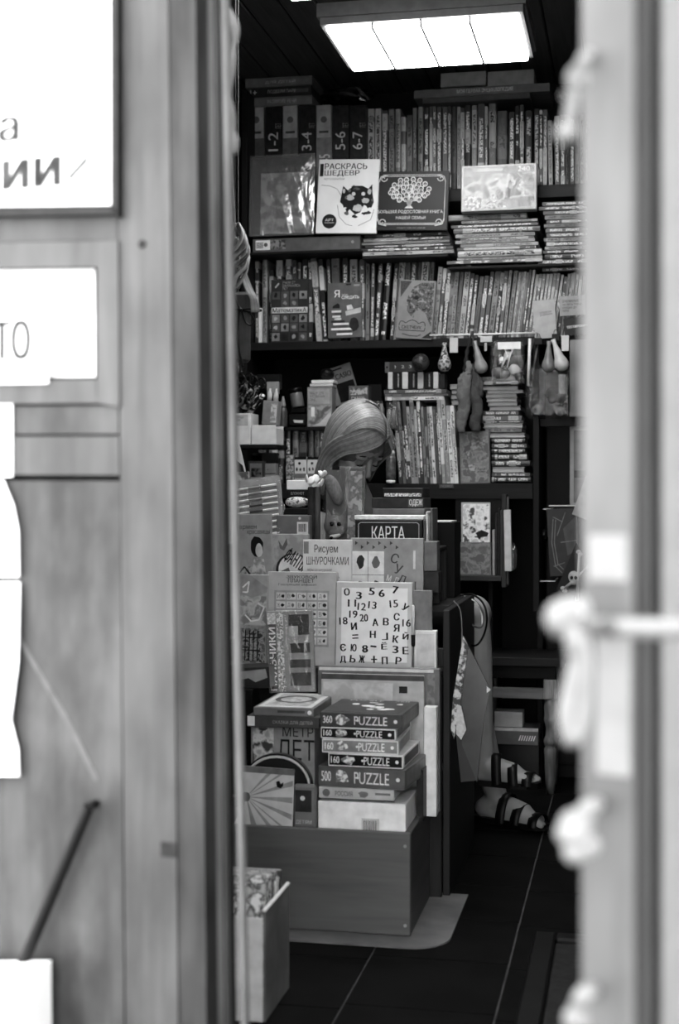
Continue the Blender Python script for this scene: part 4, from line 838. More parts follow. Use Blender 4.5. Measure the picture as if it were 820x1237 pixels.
# straws
for i, (xt, xb2, t, yy) in enumerate(((640, 638, .85, 466), (645, 633, .3, 452), (651, 642, .4, 460))):
    A = atY(xt, 409, RY - .01 + i * .01); B = atY(xb2, yy, RY - .01 + i * .01)
    o = empty('hanging_stick', B, (0, 0, 0), '%s stick hanging beneath the right part of the rail' % ('white' if t > .8 else 'dark slanting' if i == 1 else 'grey slanting'), 'stick'); MB().tube([Vector((0, 0, 0)), A - B], .0055 if i == 0 else .004, 8).build('stick', M(t, .5), o, True)
# clear goody bag
r, f = board('goody_bag', 'clear plastic bag full of small dark toys below pear-shaped toys', 'bag', (634, 440, 690, 505), RY - .015, .04, film(.1, .75, 22, 4), part='clear_bag', bev=.012)
for i in range(11):
    rr = random.uniform(.012, .024); MB().ell((random.uniform(-.06, .06), .02, random.uniform(.02, .1)), (rr, .012, rr), Euler((0, i, 0)), 10, 8).build('small_toy', M(random.choice((.16, .25, .36, .5)), .35, .05), r, True)
MB().box(.035, .06, .01, .03, .085, .15).build('toy_card', M(.6), r)
# right of the rail: pale panels, framed picture
r, f = board('pale_board', 'pale grey board standing on the cupboard ledge at right', 'board', (688, 410, 716, 503), 5.0, .02, M(.6, .6, .05, 8), part='board')
r, f = board('framed_print', 'pale framed print standing against the black cupboard', 'picture', (688, 515, 726, 612), 5.06, .02, M(.62, .5, .03), part='frame')
f.rect(.13, .05, .95, .95, M(.42, .5, .05), name='print'); f.rect(.14, .55, .95, .64, M(.25), .0008, name='print_band')
mm = MB().box(atY(645, 508, 5.05).x, .5, 5.03, 5.1, atY(690, 515, 5.05).z, atY(690, 506, 5.05).z); mm.build('ledge', wood(.14, .03), sh).matrix_parent_inverse = Matrix.Translation((.6, -YS, 0))
# gift bags and pirate flag hanging on the cupboard
for (y, x0, x1) in ((611, 663, 697), (615, 656, 664), (702, 645, 670)):
    A = atY(x0, y, 5.02); B = atY(x1, y, 5.02); o = empty('wire_hook', B, (0, 0, 0), 'thin white display hook on the black cupboard, %s' % ('long upper one' if x0 == 663 else 'short upper one' if x0 == 656 else 'lower one'), 'hook'); MB().tube([A - B, Vector((0, 0, 0)), Vector((.0, .19, 0))], .0022, 6).build('wire', M(.85, .4), o)
r, f = board('gift_bag', 'dark gift bag with line drawing hanging on the cupboard', 'bag', (664, 614, 702, 696), 4.99, .02, M(.25, .4, .03), roll=-3, part='bag')
f.lines([[(.2, .12), (.5, .2)], [(.2, .15), (.12, .5), (.2, .85), (.4, .95)], [(.28, .16), (.2, .5), (.28, .82), (.45, .9)], [(.4, .5), (.9, .48)], [(.6, .06), (.3, .4)], [(.14, .85), (.5, .8)]], .0013, M(.5), 'printed_lines'); f.poly([(.5, .3), (.98, .1), (.98, .6), (.6, .7)], M(.32), name='printed_shape')
r, f = board('paper_cone', 'pale paper triangle above the pirate flag', 'paper', (690, 575, 712, 625), 4.96, .002, M(.66, .6), roll=20, part='paper')
A = atY(697, 656, 4.93); r = empty('pirate_flag', atY(700, 740, 4.93), (0, 0, 0), 'black pirate pennant with pale skull and crossbones', 'flag'); o0 = r.location
pf = lambda px, py: (lambda v: (v.x, v.z))(atY(px, py, 4.93) - o0)
MB().prism([pf(696, 655), pf(722, 700), pf(720, 748), pf(690, 740), pf(672, 712)], 0, .003).build('cloth', BLACK, r)
bn = M(.72, .6)
for (a, b) in (((681, 712), (712, 684)), ((700, 668), (697, 724))):
    A = pf(*a); B = pf(*b); MB().tube([(A[0], -.003, A[1]), (B[0], -.003, B[1])], .0052, 8).ell((A[0] - .003, -.003, A[1] + .004), (.009, .004, .007)).ell((A[0] + .003, -.003, A[1] - .004), (.009, .004, .007)).ell((B[0], -.003, B[1]), (.008, .004, .008)).build('crossbone', bn, r, True)
A = pf(697, 657); MB().tube([(A[0], .001, A[1]), (A[0] - .004, .08, (atY(692, 611, 5.02) - o0).z)], .0012, 5).build('hanging_string', M(.5), r)
s_ = pf(693, 697); MB().ell((s_[0], -.004, s_[1]), (.019, .006, .021)).box(s_[0] - .009, s_[0] + .009, -.008, -.001, s_[1] - .026, s_[1] - .01).build('skull', bn, r, True)
for dx in (-.007, .007): MB().ell((s_[0] + dx, -.0095, s_[1] - .002), (.0055, .002, .0065)).build('eye_socket', BLACK, r, True)
# ---- lower rack with notebooks
r = empty('notebook_rack', atY(580, 702, 4.9), (0, 0, 0), 'dark wooden rack under the shelf holding notebooks', 'rack'); o0 = r.location
XA = atY(546, 700, 4.9).x - o0.x; XB = atY(606, 700, 4.9).x - o0.x
MB().bbox(XA, XB, -.01, .09, 0, .02, .003).build('ledge', wood(.32, .05, (2, 20, 20)), r); MB().bbox(XA, XB, .085, .095, 0, .29, .002).build('back_board', DARKW, r)
MB().bbox(XB, XB + .016, -.01, .095, -.02, .3, .002).build('side_board', wood(.3, .05), r)
zr = o0.z + .0205
r, f = board('notebook', 'grey printed notebook leaning low in the dark rack', 'notebook', (550, 655, 593, 697), 4.895, .012, M(.5, .4, .05), part='cover', zb=zr, pages=True); f.rect(.03, .03, .97, .97, pic((.4, .52, .62, .46), 34, 6), name='cover_picture'); f.rect(.45, .05, .97, .36, pic((.3, .5, .6), 40, 7), .0008, name='cover_picture')
r, f = board('spiral_notebook', 'shiny pale spiral notebook standing in the dark rack', 'notebook', (557, 607, 592, 690), 4.93, .012, M(.75, .3, .05, 20, 0, .5), part='cover', zb=zr, pages=True)
f.rect(.06, .02, .98, .65, pic((.55, .85, .95, .9, .4), 40, 5, .3), name='cover_picture'); f.poly([(.5, .42), (.7, .38), (.95, .42), (.9, .47), (.7, .48), (.62, .52)], M(.2), .0009, 'printed_car')
MB().tube([(-f.w / 2 - .002, .004, .02 + k * .012) for k in range(1)] + [(-f.w / 2 - .002 + .003 * math.cos(k), .004 + .004 * math.sin(k), .01 + (f.h - .02) * k / 130) for k in range(130)], .0009, 4).build('spiral', BLACK, r)
for i, (x, w, t, y0) in enumerate(((596, 3, .66, 640), (599.4, 3, .22, 620), (602.6, 3, .18, 614), (605.6, 2.6, .3, 616))):
    r, f = board('notebook', '%s notebook seen by its spine in the rack, %s from the left' % (word(t), nth(i)), 'notebook', (x - w / 2, y0, x + w / 2, 698), 4.9, .07, M(t, .5, .04), part='cover', zb=zr, group='notebooks seen by the spine in the rack')
r, f = board('magazine', 'white magazine edge hanging right of the notebook rack', 'magazine', (609.6, 616, 618, 690), 4.87, .02, M(.8, .5, .05), roll=-1, part='pages')
r, f = board('wood_slat', 'grey wooden slat rising beside the notebook rack', 'slat', (609, 600, 614.5, 706), 4.905, .01, wood(.4, .05), part='slat')
crumple('film_wrap', 'clear crumpled film at the right side of the notebook rack', 'film', 620, 672, 4.9, .014, .02, .05, film(.4, .85, 40, 3), 21, .35)
r = empty('spiral_pad', atY(478, 598, 4.9), (0, 0, 0), 'dark pad under the schoolbook shelf edge', 'pad') if False else None
r, f = board('shelf_tag', 'small dark printed tag on the edge of the schoolbook shelf', 'tag', (530, 584.5, 548, 590), 4.975, .003, M(.3), part='tag'); f.text('УЧЕБНИКИ', .1, .25, .9, .75, M(.6))
M0_, pic0_ = M, pic
def M(t, *a, **k): return M0_(t + .8 * t * t * (1 - t), *a, **k)
def pic(tones, *a, **k): return pic0_(tuple(t + .8 * t * t * (1 - t) for t in tones), *a, **k)
# ================================================================ COUNTER AND LOW DISPLAY BOX
BX0, BX1, BY0, BY1 = -1.2, -.503, 3.267, 3.592
ztop = atY(495, 1007, BY0).z; LAM = wood(.46, .04, (1.2, 14, 14), .5); LAM_SHADE = wood(.4, .04, (14, 1.2, 14), .5)  # darker laminate copy for sides, back and base; their shade is in its colour
bx = empty('display_box', ((BX0 + BX1) / 2, BY0, 0), (0, 0, 0), 'low grey laminate display box full of puzzles and books', 'display box'); o0 = bx.location
def bpart(root, name, x0, x1, y0, y1, z0, z1, mat, b=.002):
    c = root.location; return MB().bbox(x0 - c.x, x1 - c.x, y0 - c.y, y1 - c.y, z0 - c.z, z1 - c.z, b).build(name, mat, root)
bpart(bx, 'front_panel', BX0, BX1, BY0, BY0 + .016, .006, ztop, LAM); bpart(bx, 'side_panel', BX1 - .016, BX1, BY0 + .0165, BY1, .006, ztop, LAM_SHADE); bpart(bx, 'side_panel', BX0, BX0 + .016, BY0 + .0165, BY1, .006, ztop, LAM_SHADE)
bpart(bx, 'back_panel', BX0 + .017, BX1 - .017, BY1 - .014, BY1, .006, ztop, LAM_SHADE); ZI = ztop - .012
bpart(bx, 'inner_base', BX0 + .017, BX1 - .017, BY0 + .017, BY1 - .015, ZI - .016, ZI, LAM_SHADE)
for z in (.03, ztop - .03): MB().tube([(BX1 - .012 - o0.x, -.0015, z), (BX1 - .012 - o0.x, .001, z)], .004, 10).build('screw_cap', M(.55, .6), bx)
# linoleum piece under the box
mm = MB(); pts = [(-1.25, 3.19), (-.5, 3.19)] + [(-.5 + .09 * math.sin(a * math.pi / 16), 3.28 - .09 * math.cos(a * math.pi / 16)) for a in range(1, 9)] + [(-.41, 3.64), (-1.25, 3.64)]
n = len(pts); ct = Vector((-.8, 3.2, 0.0)); mm.add([(p[0] - ct.x, p[1] - ct.y, 0.001) for p in pts] + [(p[0] - ct.x, p[1] - ct.y, .005) for p in pts], [tuple(range(n - 1, -1, -1)), tuple(range(n, 2 * n))] + [(i, (i + 1) % n, (i + 1) % n + n, i + n) for i in range(n)])
o = mm.build('floor_panel', M(.42, .7, .04, 14)); o.location = ct; tag(o, 'grey rounded panel lying on the tiles under the display box', 'floor panel')
# mat at the bottom right
mt = empty('door_mat', (.1, 2.9, 0), (0, 0, 0), 'dark rubber mat with raised rim on the floor, bottom right', 'mat')
MB().bbox(-.27, .4, -.5, .38, .0012, .008, .003).build('mat_body', M(.2, .6, .05, 60), mt)
for (x0, x1, y0, y1) in ((-.32, -.271, -.5, .43), (-.27, .4, .381, .43)): MB().bbox(x0, x1, y0, y1, .0012, .018, .005).build('rim', M(.13, .5, .03), mt)
# ---------------------------------------------------------------- counter
CX0, CX1 = -1.35, -.455
cn = empty('counter', (-.9, 3.6, 0), (0, 0, 0), 'stepped wooden counter carrying rows of upright books', 'counter')
zt1 = atY(450, 806, 3.64).z; zt2 = atY(460, 775, 3.72).z; zt3 = atY(460, 660, 3.84).z; zct = .735
CM = wood(.24, .04, (14, 14, 1.5), .55)
bpart(cn, 'side_panel', CX1 - .018, CX1, 3.62, 4.2, 0, zct, CM); bpart(cn, 'side_panel', CX0, CX0 + .018, 3.62, 4.2, 0, zct, CM)
bpart(cn, 'front_panel', CX0 + .019, CX1 - .019, 3.6, 3.616, 0, zt1 - .017, CM); bpart(cn, 'display_step', CX0 + .019, CX1 - .019, 3.6, 3.69, zt1 - .016, zt1, CM)
bpart(cn, 'step_riser', CX0 + .019, CX1 - .019, 3.691, 3.7, zt1 - .016, zt2 - .011, CM); bpart(cn, 'display_step', CX0 + .019, CX1 - .05, 3.691, 3.78, zt2 - .01, zt2, CM)
bpart(cn, 'counter_top', CX0 + .019, CX1 - .019, 3.781, 4.2, zct - .02, zct, CM)
bpart(cn, 'step_riser', CX0 + .019, CX1 - .05, 3.80, 3.81, zct + .001, zt3 - .011, CM); bpart(cn, 'display_step', CX0 + .019, CX1 - .05, 3.80, 3.95, zt3 - .01, zt3, CM); bpart(cn, 'step_riser', CX0 + .019, CX1 - .05, 3.94, 3.95, zct + .001, zt3 - .011, CM)
# ---------------------------------------------------------------- puzzle stack in the low box
YP = 3.292
def pbox(name, label, x0, x1, y0, y1, t, dep, face, yaw=0, frame=None, group=None, cat='puzzle'):
    r, f = board(name, label, cat, (x0, y0, x1, y1), YP, dep, M(t, .42, .04, 30, 0, .2), part='box', yaw=yaw, group=group)
    r.location.z += .0006
    if frame: f.rect(.015, .1, .985, .9, M(frame, .4), name='printed_band')
    return r, f
PG = 'boxed puzzles in the display box'
r, f = pbox('white_box', 'plain white box with barcode at the bottom of the puzzle stack', 384, 490, 966.5, 1004, .88, .2, None, cat='box'); r.location.z = ZI
f.rect(.5, .5, .7, .97, M(.7), name='barcode_label'); f.lines([[(.53 + k * .022, .56), (.53 + k * .022, .9)] for k in range(7)], .0009, INK, 'barcode')
r, f = pbox('label_box', 'shallow pale carton with printed label under the puzzle boxes', 385, 476, 952.6, 966, .66, .19, None, cat='carton'); f.text('РОССИЯ', .22, .3, .45, .75, M(.25)); f.disc(.1, .5, .05, M(.4)); f.poly(blobpoly(.6, .5, .08, .3, 9, .3), M(.45), name='printed_picture'); f.rect(.75, .35, .95, .55, M(.4))
def pz(label, x0, x1, y0, y1, t, num, frame, yaw, tt, top=False):
    r, f = pbox('puzzle_box', label, x0, x1, y0, y1, t, .215, None, yaw, frame, PG); ink = M(tt, .4)
    f.text(num, .04, .25, .15, .75, ink, .02); f.poly(blobpoly(.27, .5, .08, .33, 11, .3), pic((.2, .5, .85), 90, int(x0)), .0008, 'printed_picture'); f.disc(.46, .5, .015, ink, .0009); f.text('PUZZLE', .48 if frame else .42, .22, .82, .8, ink, .004, off=.0009); f.disc(.92, .5, .022, ink, .0009)
    # side face print
    w = f.w / 2; MB().box(w + .0001, w + .0005, .02, .195, f.h * .15, f.h * .85).build('side_print', M(frame if frame else t * 1.15, .4), r)
    return r, f
pz('thick grey puzzle box marked 500 low in the stack', 383, 490, 928, 952.2, .38, '500', None, -5, .8)
pz('lower dark-banded puzzle box marked 160 with white edges', 396, 487, 911.4, 927.6, .84, '160', .12, -2, .85)
pz('pale puzzle box marked 160 in mid stack', 389, 481, 894, 911, .8, '160', .5, 1, .9)
pz('upper dark-banded puzzle box marked 160 with white edges', 387, 478, 880, 893.6, .84, '160', .12, -1, .85)
r, f = pz('topmost dark puzzle box marked 360 with bird picture lid', 386, 486, 862, 879.6, .3, '360', None, -2, .8)
# lid picture of the top puzzle
lz = f.h
def lid(root, w, dep, z, mat, name='lid_picture', y0=.012): return MB().box(-w / 2 + .008, w / 2 - .008, y0, dep - .008, z, z + .0006).build(name, mat, root)
lid(r, f.w, .215, lz, pic((.16, .24, .3, .26), 30, 4)); rnd = random.Random(11)
for k in range(16):
    cx, cy = rnd.uniform(-.07, .07), rnd.uniform(.05, .17); MB().ell((cx, cy, lz + .0006), (rnd.uniform(.008, .02), rnd.uniform(.006, .016), .0008), None, 9, 4).build('lid_picture_patch', M(rnd.choice((.85, .7, .5, .12, .9)), .4), r)
v, ff = text_mesh('PUZZLE    360'); MB().add([(-.07 + a * .15, .19 + b * .014, lz + .0009) for a, b, _ in v], ff).build('lid_lettering', M(.75), r)
# upright folders behind and beside the stack
r, f = board('board_game', 'large pale board standing upright behind the puzzle stack', 'board game', (388, 815, 512, 1000), 3.53, .012, M(.66, .4, .05), part='box', zb=ZI); f.rect(0, 0, 1, .04, M(.3), name='printed_band'); f.rect(.76, .08, .84, .13, M(.2)); f.rect(.02, .06, .7, .3, pic((.6, .75, .66), 20, 3), name='printed_picture')
r, f = board('board_game', 'larger grey board standing behind the pale board', 'board game', (384, 806, 531, 1000), 3.555, .014, M(.42, .4, .05), part='box', zb=ZI); f.rect(.01, .008, .95, .03, M(.75), name='light_edge'); f.rect(.9, .04, .96, .96, pic((.3, .5, .42), 40, 5), name='printed_picture')
r, f = board('paper_folder', 'white folder wedged upright right of the puzzle stack', 'folder', (512, 854, 527, 985), 3.50, .03, M(.82, .5, .05), part='folder', zb=ZI, roll=0)
r, f = board('paper_folder', 'dark folder wedged upright near the box corner', 'folder', (503, 930, 511, 990), 3.44, .1, M(.2, .5, .05), part='folder', zb=ZI)
# ---------------------------------------------------------------- left half of the low box
r, f = board('sun_card', 'pale card with radiating sun and butterfly at box front', 'card', (290, 927, 353, 998), 3.29, .003, M(.72, .4, .03), part='card', zb=ZI, roll=2)
for k in range(9):
    a = R(-60 + k * 20); f.poly([(.1, .5), (.1 + .8 * math.cos(a - .07), .5 + .75 * math.sin(a - .07)), (.1 + .8 * math.cos(a + .07), .5 + .75 * math.sin(a + .07))] if 0 else [(max(0, .1), .5), (min(.98, .1 + 1.0 * math.cos(a - .06)), max(.02, min(.98, .5 + .8 * math.sin(a - .06)))), (min(.98, .1 + 1.0 * math.cos(a + .06)), max(.02, min(.98, .5 + .8 * math.sin(a + .06))))], M(.55, .4), .0005, 'sun_ray')
f.poly(blobpoly(.1, .5, .08, .08, 12, .1), M(.4), .0009, 'sun_disc'); f.poly([(.66, .22), (.72, .2), (.75, .25), (.8, .22), (.8, .28), (.75, .32), (.68, .3)], INK, .0009, 'butterfly'); f.rect(.0, .0, 1, .1, M(.42), .0007, 'printed_band')
r, f = board('small_card', 'small grey card with dark picture right of the sun card', 'card', (353.5, 948, 382, 999), 3.30, .02, M(.46, .4, .04), part='card', zb=ZI, bev=.006); f.rect(.1, .12, .8, .6, M(.25), name='printed_picture'); f.disc(.42, .3, .1, M(.75), .0009); f.text('ДЕТЯМ', .12, .78, .8, .88, M(.7))
r = empty('blister_tray', atY(335, 998, 3.325), (0, 0, 0), 'dark arched blister tray behind the sun card', 'tray'); r.location.z = ZI
wv = .085; MB().prism([(-wv, 0), (wv, 0), (wv, .1)] + [(wv * math.cos(a), .1 + .075 * math.sin(a)) for a in [k * math.pi / 14 for k in range(1, 14)]] + [(-wv, .1)], 0, .015).build('tray', M(.14, .35, .03, 20, 0, .4), r)
MB().tube([(wv * .97, -.003, .02)] + [((wv - .006) * math.cos(k * math.pi / 14), -.003, .1 + .068 * math.sin(k * math.pi / 14)) for k in range(15)] + [(-wv * .97, -.003, .02)], .0035, 6).build('rim', M(.7, .3), r, True)
r, f = board('age_book', 'pale thick carton lettered ЛЕТ supporting the flat books', 'box', (303, 877.6, 380, 998), 3.35, .2, M(.52, .5, .05), part='box', zb=ZI); f.text('МЕТР', .5, .0, .98, .1, M(.15)); f.text('ЛЕТ', .42, .13, 1.0, .34, M(.12)); f.rect(.03, .02, .36, .45, pic((.4, .6, .75, .3), 30, 7), name='printed_picture')
zz = atY(341, 877.6, 3.35).z
YB2 = 3.325
r, f = board('flat_book', 'dark thick book lying under the pale-covered book, left half', 'book', (299, 865.5, 386, 877.4), YB2, .24, M(.3, .45, .04), part='cover', zb=zz + .001); f.text('СКАЗКИ ДЛЯ ДЕТЕЙ', .35, .3, .9, .7, M(.6)); f.rect(0, .05, .1, .9, M(.8), name='spine_tag')
r, f = board('picture_book', 'pale-covered book lying flat on top, roundel on cover', 'book', (306, 855, 379, 865), YB2, .25, M(.45, .45, .04), part='cover', zb=zz + .001 + f.h + .0005, pages=False); f.disc(.93, .5, .035, M(.8)); f.rect(.4, .3, .85, .6, M(.3))
ztp = zz + f.h * 1 + .0005; zbk = r.location.z + f.h
lid(r, f.w, .25, f.h, M(.8, .4, .04)); MB().box(-f.w / 2 + .022, f.w / 2 - .02, .03, .22, f.h + .0006, f.h + .001).build('cover_picture', pic((.5, .66, .75, .6), 30, 9), r)
mmr = MB(); n = 28; mmr.add([(.052 * math.cos(2 * math.pi * k / n) * q, .135 + .06 * math.sin(2 * math.pi * k / n) * q, f.h + .0013) for q in (1, .75) for k in range(n)], [(k, (k + 1) % n, (k + 1) % n + n, k + n) for k in range(n)]); mmr.build('cover_roundel', M(.35), r)
# ---------------------------------------------------------------- step one: kits facing out
r, f = board('magnet_board', 'pale magnet board with scattered black letters and numbers', 'board', (405, 703.5, 497, 806), 3.625, .014, M(.72, .35, .02), lean=.07, part='frame', zb=zt1)
f.rect(.07, .07, .94, .93, M(.9, .3, .02), name='white_panel')
gl = [('О', .10, .12), ('3', .26, .16), ('5', .43, .11), ('6', .56, .13), ('7', .74, .09), ('11', .17, .25), ('12', .30, .29), ('13', .44, .27), ('15', .72, .25), ('У', .87, .29), ('19', .19, .38), ('20', .33, .42), ('18', .06, .46), ('И', .20, .52), ('А', .48, .47), ('В', .62, .46), ('С', .76, .4), ('16', .89, .47), ('Я', .76, .53), ('=', .22, .64), ('Н', .45, .61), ('Г', .61, .63), ('К', .75, .66), ('Й', .88, .62), ('Є', .06, .77), ('Ю', .2, .77), ('8', .35, .78), ('—', .46, .75), ('Ё', .6, .74), ('3', .75, .78), ('Е', .88, .79), ('Д', .06, .91), ('Ь', .19, .9), ('Ж', .31, .9), ('+', .47, .9), ('П', .61, .91), ('Р', .79, .91)]
for ch, x, y in gl:
    w_ = (.105 if len(ch) == 2 else .07); h_ = .085 if ch not in '—=' else (.02 if ch == '—' else .05)
    f.text(ch, x - w_ / 2 + .04, y - h_ / 2, x + w_ / 2 + .04, y + h_ / 2, INK, .06 if len(ch) == 1 else .035, off=.0012, name='magnet_letter', rot=R({'3': 0, '7': -8, 'У': -35, '16': 0}.get(ch, random.uniform(-6, 6))) + (math.pi if ch in 'Г' else 0))
r, f = board('sound_tablet', 'light grey children\'s alphabet tablet box behind the finger kit', 'game', (322, 691, 405, 801), 3.642, .03, M(.66, .4, .03), lean=.05, part='box', zb=zt1)
f.text('ЗВУКОВОЙ', .28, .03, .72, .07, M(.2), .004); f.text('ПЛАНШЕТ', .3, .075, .68, .115, M(.2), .004); f.text('Говорящий алфавит', .16, .125, .72, .155, M(.25)); f.rect(.1, .2, .9, .8, M(.58), name='printed_panel')
for j in range(6):
    for i in range(5):
        f.rect(.13 + i * .152, .225 + j * .095, .265 + i * .152, .3 + j * .095, M(.74), .0007, 'printed_key')
        f.poly(blobpoly(.225 + i * .152, .262 + j * .095, .025, .02, 7, .4), M(random.choice((.15, .25, .4))), .001, 'key_picture'); f.text(random.choice('АБВГДЖЗИК'), .145 + i * .152, .24 + j * .095, .185 + i * .152, .285 + j * .095, M(.3), off=.001, name='key_letter')
r, f = board('finger_kit', 'patterned craft kit lettered ПАЛЬЧИКИ with dark swatches, film-wrapped', 'kit', (325, 738, 381, 829), 3.575, .012, M(.56, .4, .04), lean=.05, roll=-3, part='card', zb=zbk + .001)
f.rect(.02, .02, .2, .98, M(.38), name='title_band'); f.rect(.02, .02, .2, .16, pic((.6, .85, .7), 160, 2), .0007, name='printed_pattern'); f.text('ПАЛЬЧИКИ', .045, .2, .185, .97, M(.88), .01, R(90), off=.0012)
f.rect(.22, .01, .36, .99, pic((.75, .4, .85), 200, 3, .4, 'cell'), name='pattern_strip')
for (y0, y1) in ((.05, .3), (.4, .52), (.6, .7), (.76, .92)): f.rect(.48, y0, .92, y1, M(.26, .35), .0012, 'swatch')
f.rect(.48, .19, .68, .31, M(.62), .0016, 'swatch'); MB().bbox(-f.w / 2 - .001, f.w / 2 + .001, -.004, .014, .001, f.h + .002, .004).build('shrink_film', film(.2, .95, 30, 6), r)
r, f = board('sequin_kit', 'busy patterned craft kit with castle gate picture, far left', 'kit', (283, 694, 321, 801), 3.63, .012, M(.6, .4, .05), lean=.04, roll=1, part='card', zb=zt1)
f.poly([(0, .0), (.4, .0), (.98, .14), (.98, .2), (.5, .26), (0, .2)], M(.55), .0006, 'printed_panel'); f.rect(.02, .24, .96, .6, pic((.4, .62, .7, .5), 34, 11), name='printed_picture'); f.rect(.02, .56, .96, .98, pic((.15, .42, .6, .25), 70, 12), name='printed_picture')
f.lines([[(.2 + i * .13, .62), (.2 + i * .13, .96)] for i in range(5)] + [[(.15, .7), (.8, .7)], [(.15, .84), (.8, .84)]], .0016, M(.16), 'printed_gate'); f.lines([[(.3, .45), (.5, .52), (.75, .5), (.9, .36), (.7, .32)], [(.2, .15), (.4, .08), (.36, .2), (.2, .2)]], .002, M(.8), 'printed_ribbon')
# ---------------------------------------------------------------- step two
r, f = board('sudoku_set', 'grey children\'s sudoku game with fruit grid standing at back', 'game', (423, 650, 511, 775), 3.735, .03, M(.56, .4, .04), lean=.03, part='box', zb=zt2)
f.rect(.02, .13, .46, .62, M(.82, .4), name='picture_grid'); f.lines([[(.02, .36), (.46, .36)], [(.24, .13), (.24, .62)], [(.02, .58), (.46, .58)]], .0008, M(.5))
for cx, cy in ((.14, .24), (.35, .24), (.14, .47), (.35, .47)): f.poly(blobpoly(cx, cy, .055, .06, 10, .25), M(random.choice((.25, .4, .5))), .0009, 'printed_fruit')
for k, ch in enumerate('СУДОКУ'): f.text(ch, .56 + .05 * k, .15 + .105 * k, .66 + .05 * k, .245 + .105 * k, M(.28), .02, R(-20), off=.0012)
for k, ch in enumerate('ДЛЯ'): f.text(ch, .6 + .02 * k, .38 + .09 * k, .66 + .02 * k, .45 + .09 * k, M(.8), .02, R(-15))
for k, ch in enumerate('МАЛЫШ'): f.text(ch, .5 + .01 * k, .36 + .08 * k, .56 + .01 * k, .42 + .08 * k, M(.8), .02, R(-15))
for k in range(8): f.poly([(.06 + k * .08, .03 + (k % 2) * .04), (.1 + k * .08, .05 + (k % 2) * .04), (.06 + k * .08, .07 + (k % 2) * .04)], M(.3), name='printed_triangle')
f.rect(.86, .12, .89, .3, M(.75)); f.rect(.88, .42, .9, .6, M(.35))
r, f = board('drawing_book', 'pale book titled РИСУЕМ ШНУРОЧКАМИ before the sudoku game', 'book', (365, 652, 424, 760), 3.715, .012, M(.78, .4, .03), lean=.03, roll=0, part='cover', zb=zt2, pages=True)
f.text('Рисуем', .24, .05, .72, .15, M(.3), .006); f.text('ШНУРОЧКАМИ', .08, .17, .94, .25, M(.3), .004); f.rect(.02, .02, .12, .14, M(.5)); f.text('игры со шнурками', .1, .29, .6, .32, M(.35)); f.text('для детей', .3, .36, .75, .39, M(.35)); f.rect(.04, .42, .96, .96, pic((.6, .75, .82), 30, 3), name='printed_picture')
r, f = board('forfeits_game', 'grey party game titled ФАНТЫ with round medallion', 'game', (320, 645, 371, 760), 3.73, .025, pic((.5, .62, .55), 30, 5), lean=.03, part='box', zb=zt2)
f.disc(.62, .34, .37, M(.2, .4), .0006, 28, 'medallion_rim'); f.disc(.66, .34, .35, M(.8, .4), .0009, 28, 'medallion'); f.text('ФАНТЫ', .46, .17, .98, .32, INK, .02, R(-32), off=.0014); f.poly([(.35, .36), (.55, .32), (.7, .46), (.5, .5)], M(.42), .0012, 'printed_cylinder'); f.poly([(.3, .06), (.4, .12), (.5, .04), (.52, .1), (.44, .16), (.34, .14)], M(.38), name='printed_bow')
r, f = board('beauties_book', 'grey colouring book with dark-haired girl, far left of counter', 'book', (282, 621, 329, 760), 3.705, .012, M(.56, .4, .04), lean=.03, roll=-1, part='cover', zb=zt2, pages=True)
f.text('кармен', .1, .09, .62, .13, M(.2)); f.text('красавицы', .38, .13, .96, .17, M(.2)); f.poly(blobpoly(.62, .26, .17, .08, 16, .12), M(.08), .0007, 'printed_hair'); f.poly(blobpoly(.68, .29, .09, .055, 14, .05), M(.72), .001, 'printed_face')
f.poly([(.55, .36), (.8, .36), (.9, .6), (.75, .7), (.4, .6)], pic((.3, .55, .7), 60, 6), .0007, 'printed_dress'); f.rect(.02, .42, .5, .98, pic((.35, .55, .65, .45), 45, 8), .0006, name='printed_picture'); f.lines([[(.1, .5), (.3, .42), (.5, .5), (.45, .62), (.2, .62), (.1, .5)], [(.3, .42), (.6, .56), (.8, .7)]], .0018, M(.2), 'printed_lines')
# ---------------------------------------------------------------- step three: map set and neighbours
r, f = board('map_set', 'dark map box lettered КАРТА on the counter', 'map', (429, 628, 510, 659.5), 3.83, .03, M(.2, .4, .02), part='box', zb=zt3)
f.text('КАРТА', .25, .24, .74, .72, M(.85), .006); f.lines([[(.05, .95), (.05, .16), (.08, .1), (.92, .1), (.95, .16), (.95, .95)]], .0011, M(.6), 'border_line')
r, f = board('paper_pile', 'thin pile of white paper lying over the map box', 'paper', (428, 622.5, 512, 627.6), 3.835, .08, M(.86, .6, .06, 60), part='sheets')
for i, (x0, x1, t, y0) in enumerate(((511, 514, .3, 628), (514.2, 517, .75, 618), (517.2, 519.4, .5, 624), (519.6, 522.6, .4, 614))):
    r, f = board('folder', '%s folder, %s of four standing at the right of the map box' % (word(t), nth(i)), 'folder', (x0, y0, x1, 700), 3.80 + i * .012, .1, M(t, .5, .05), part='folder', group='folders right of the map box', zb=zct + .001)
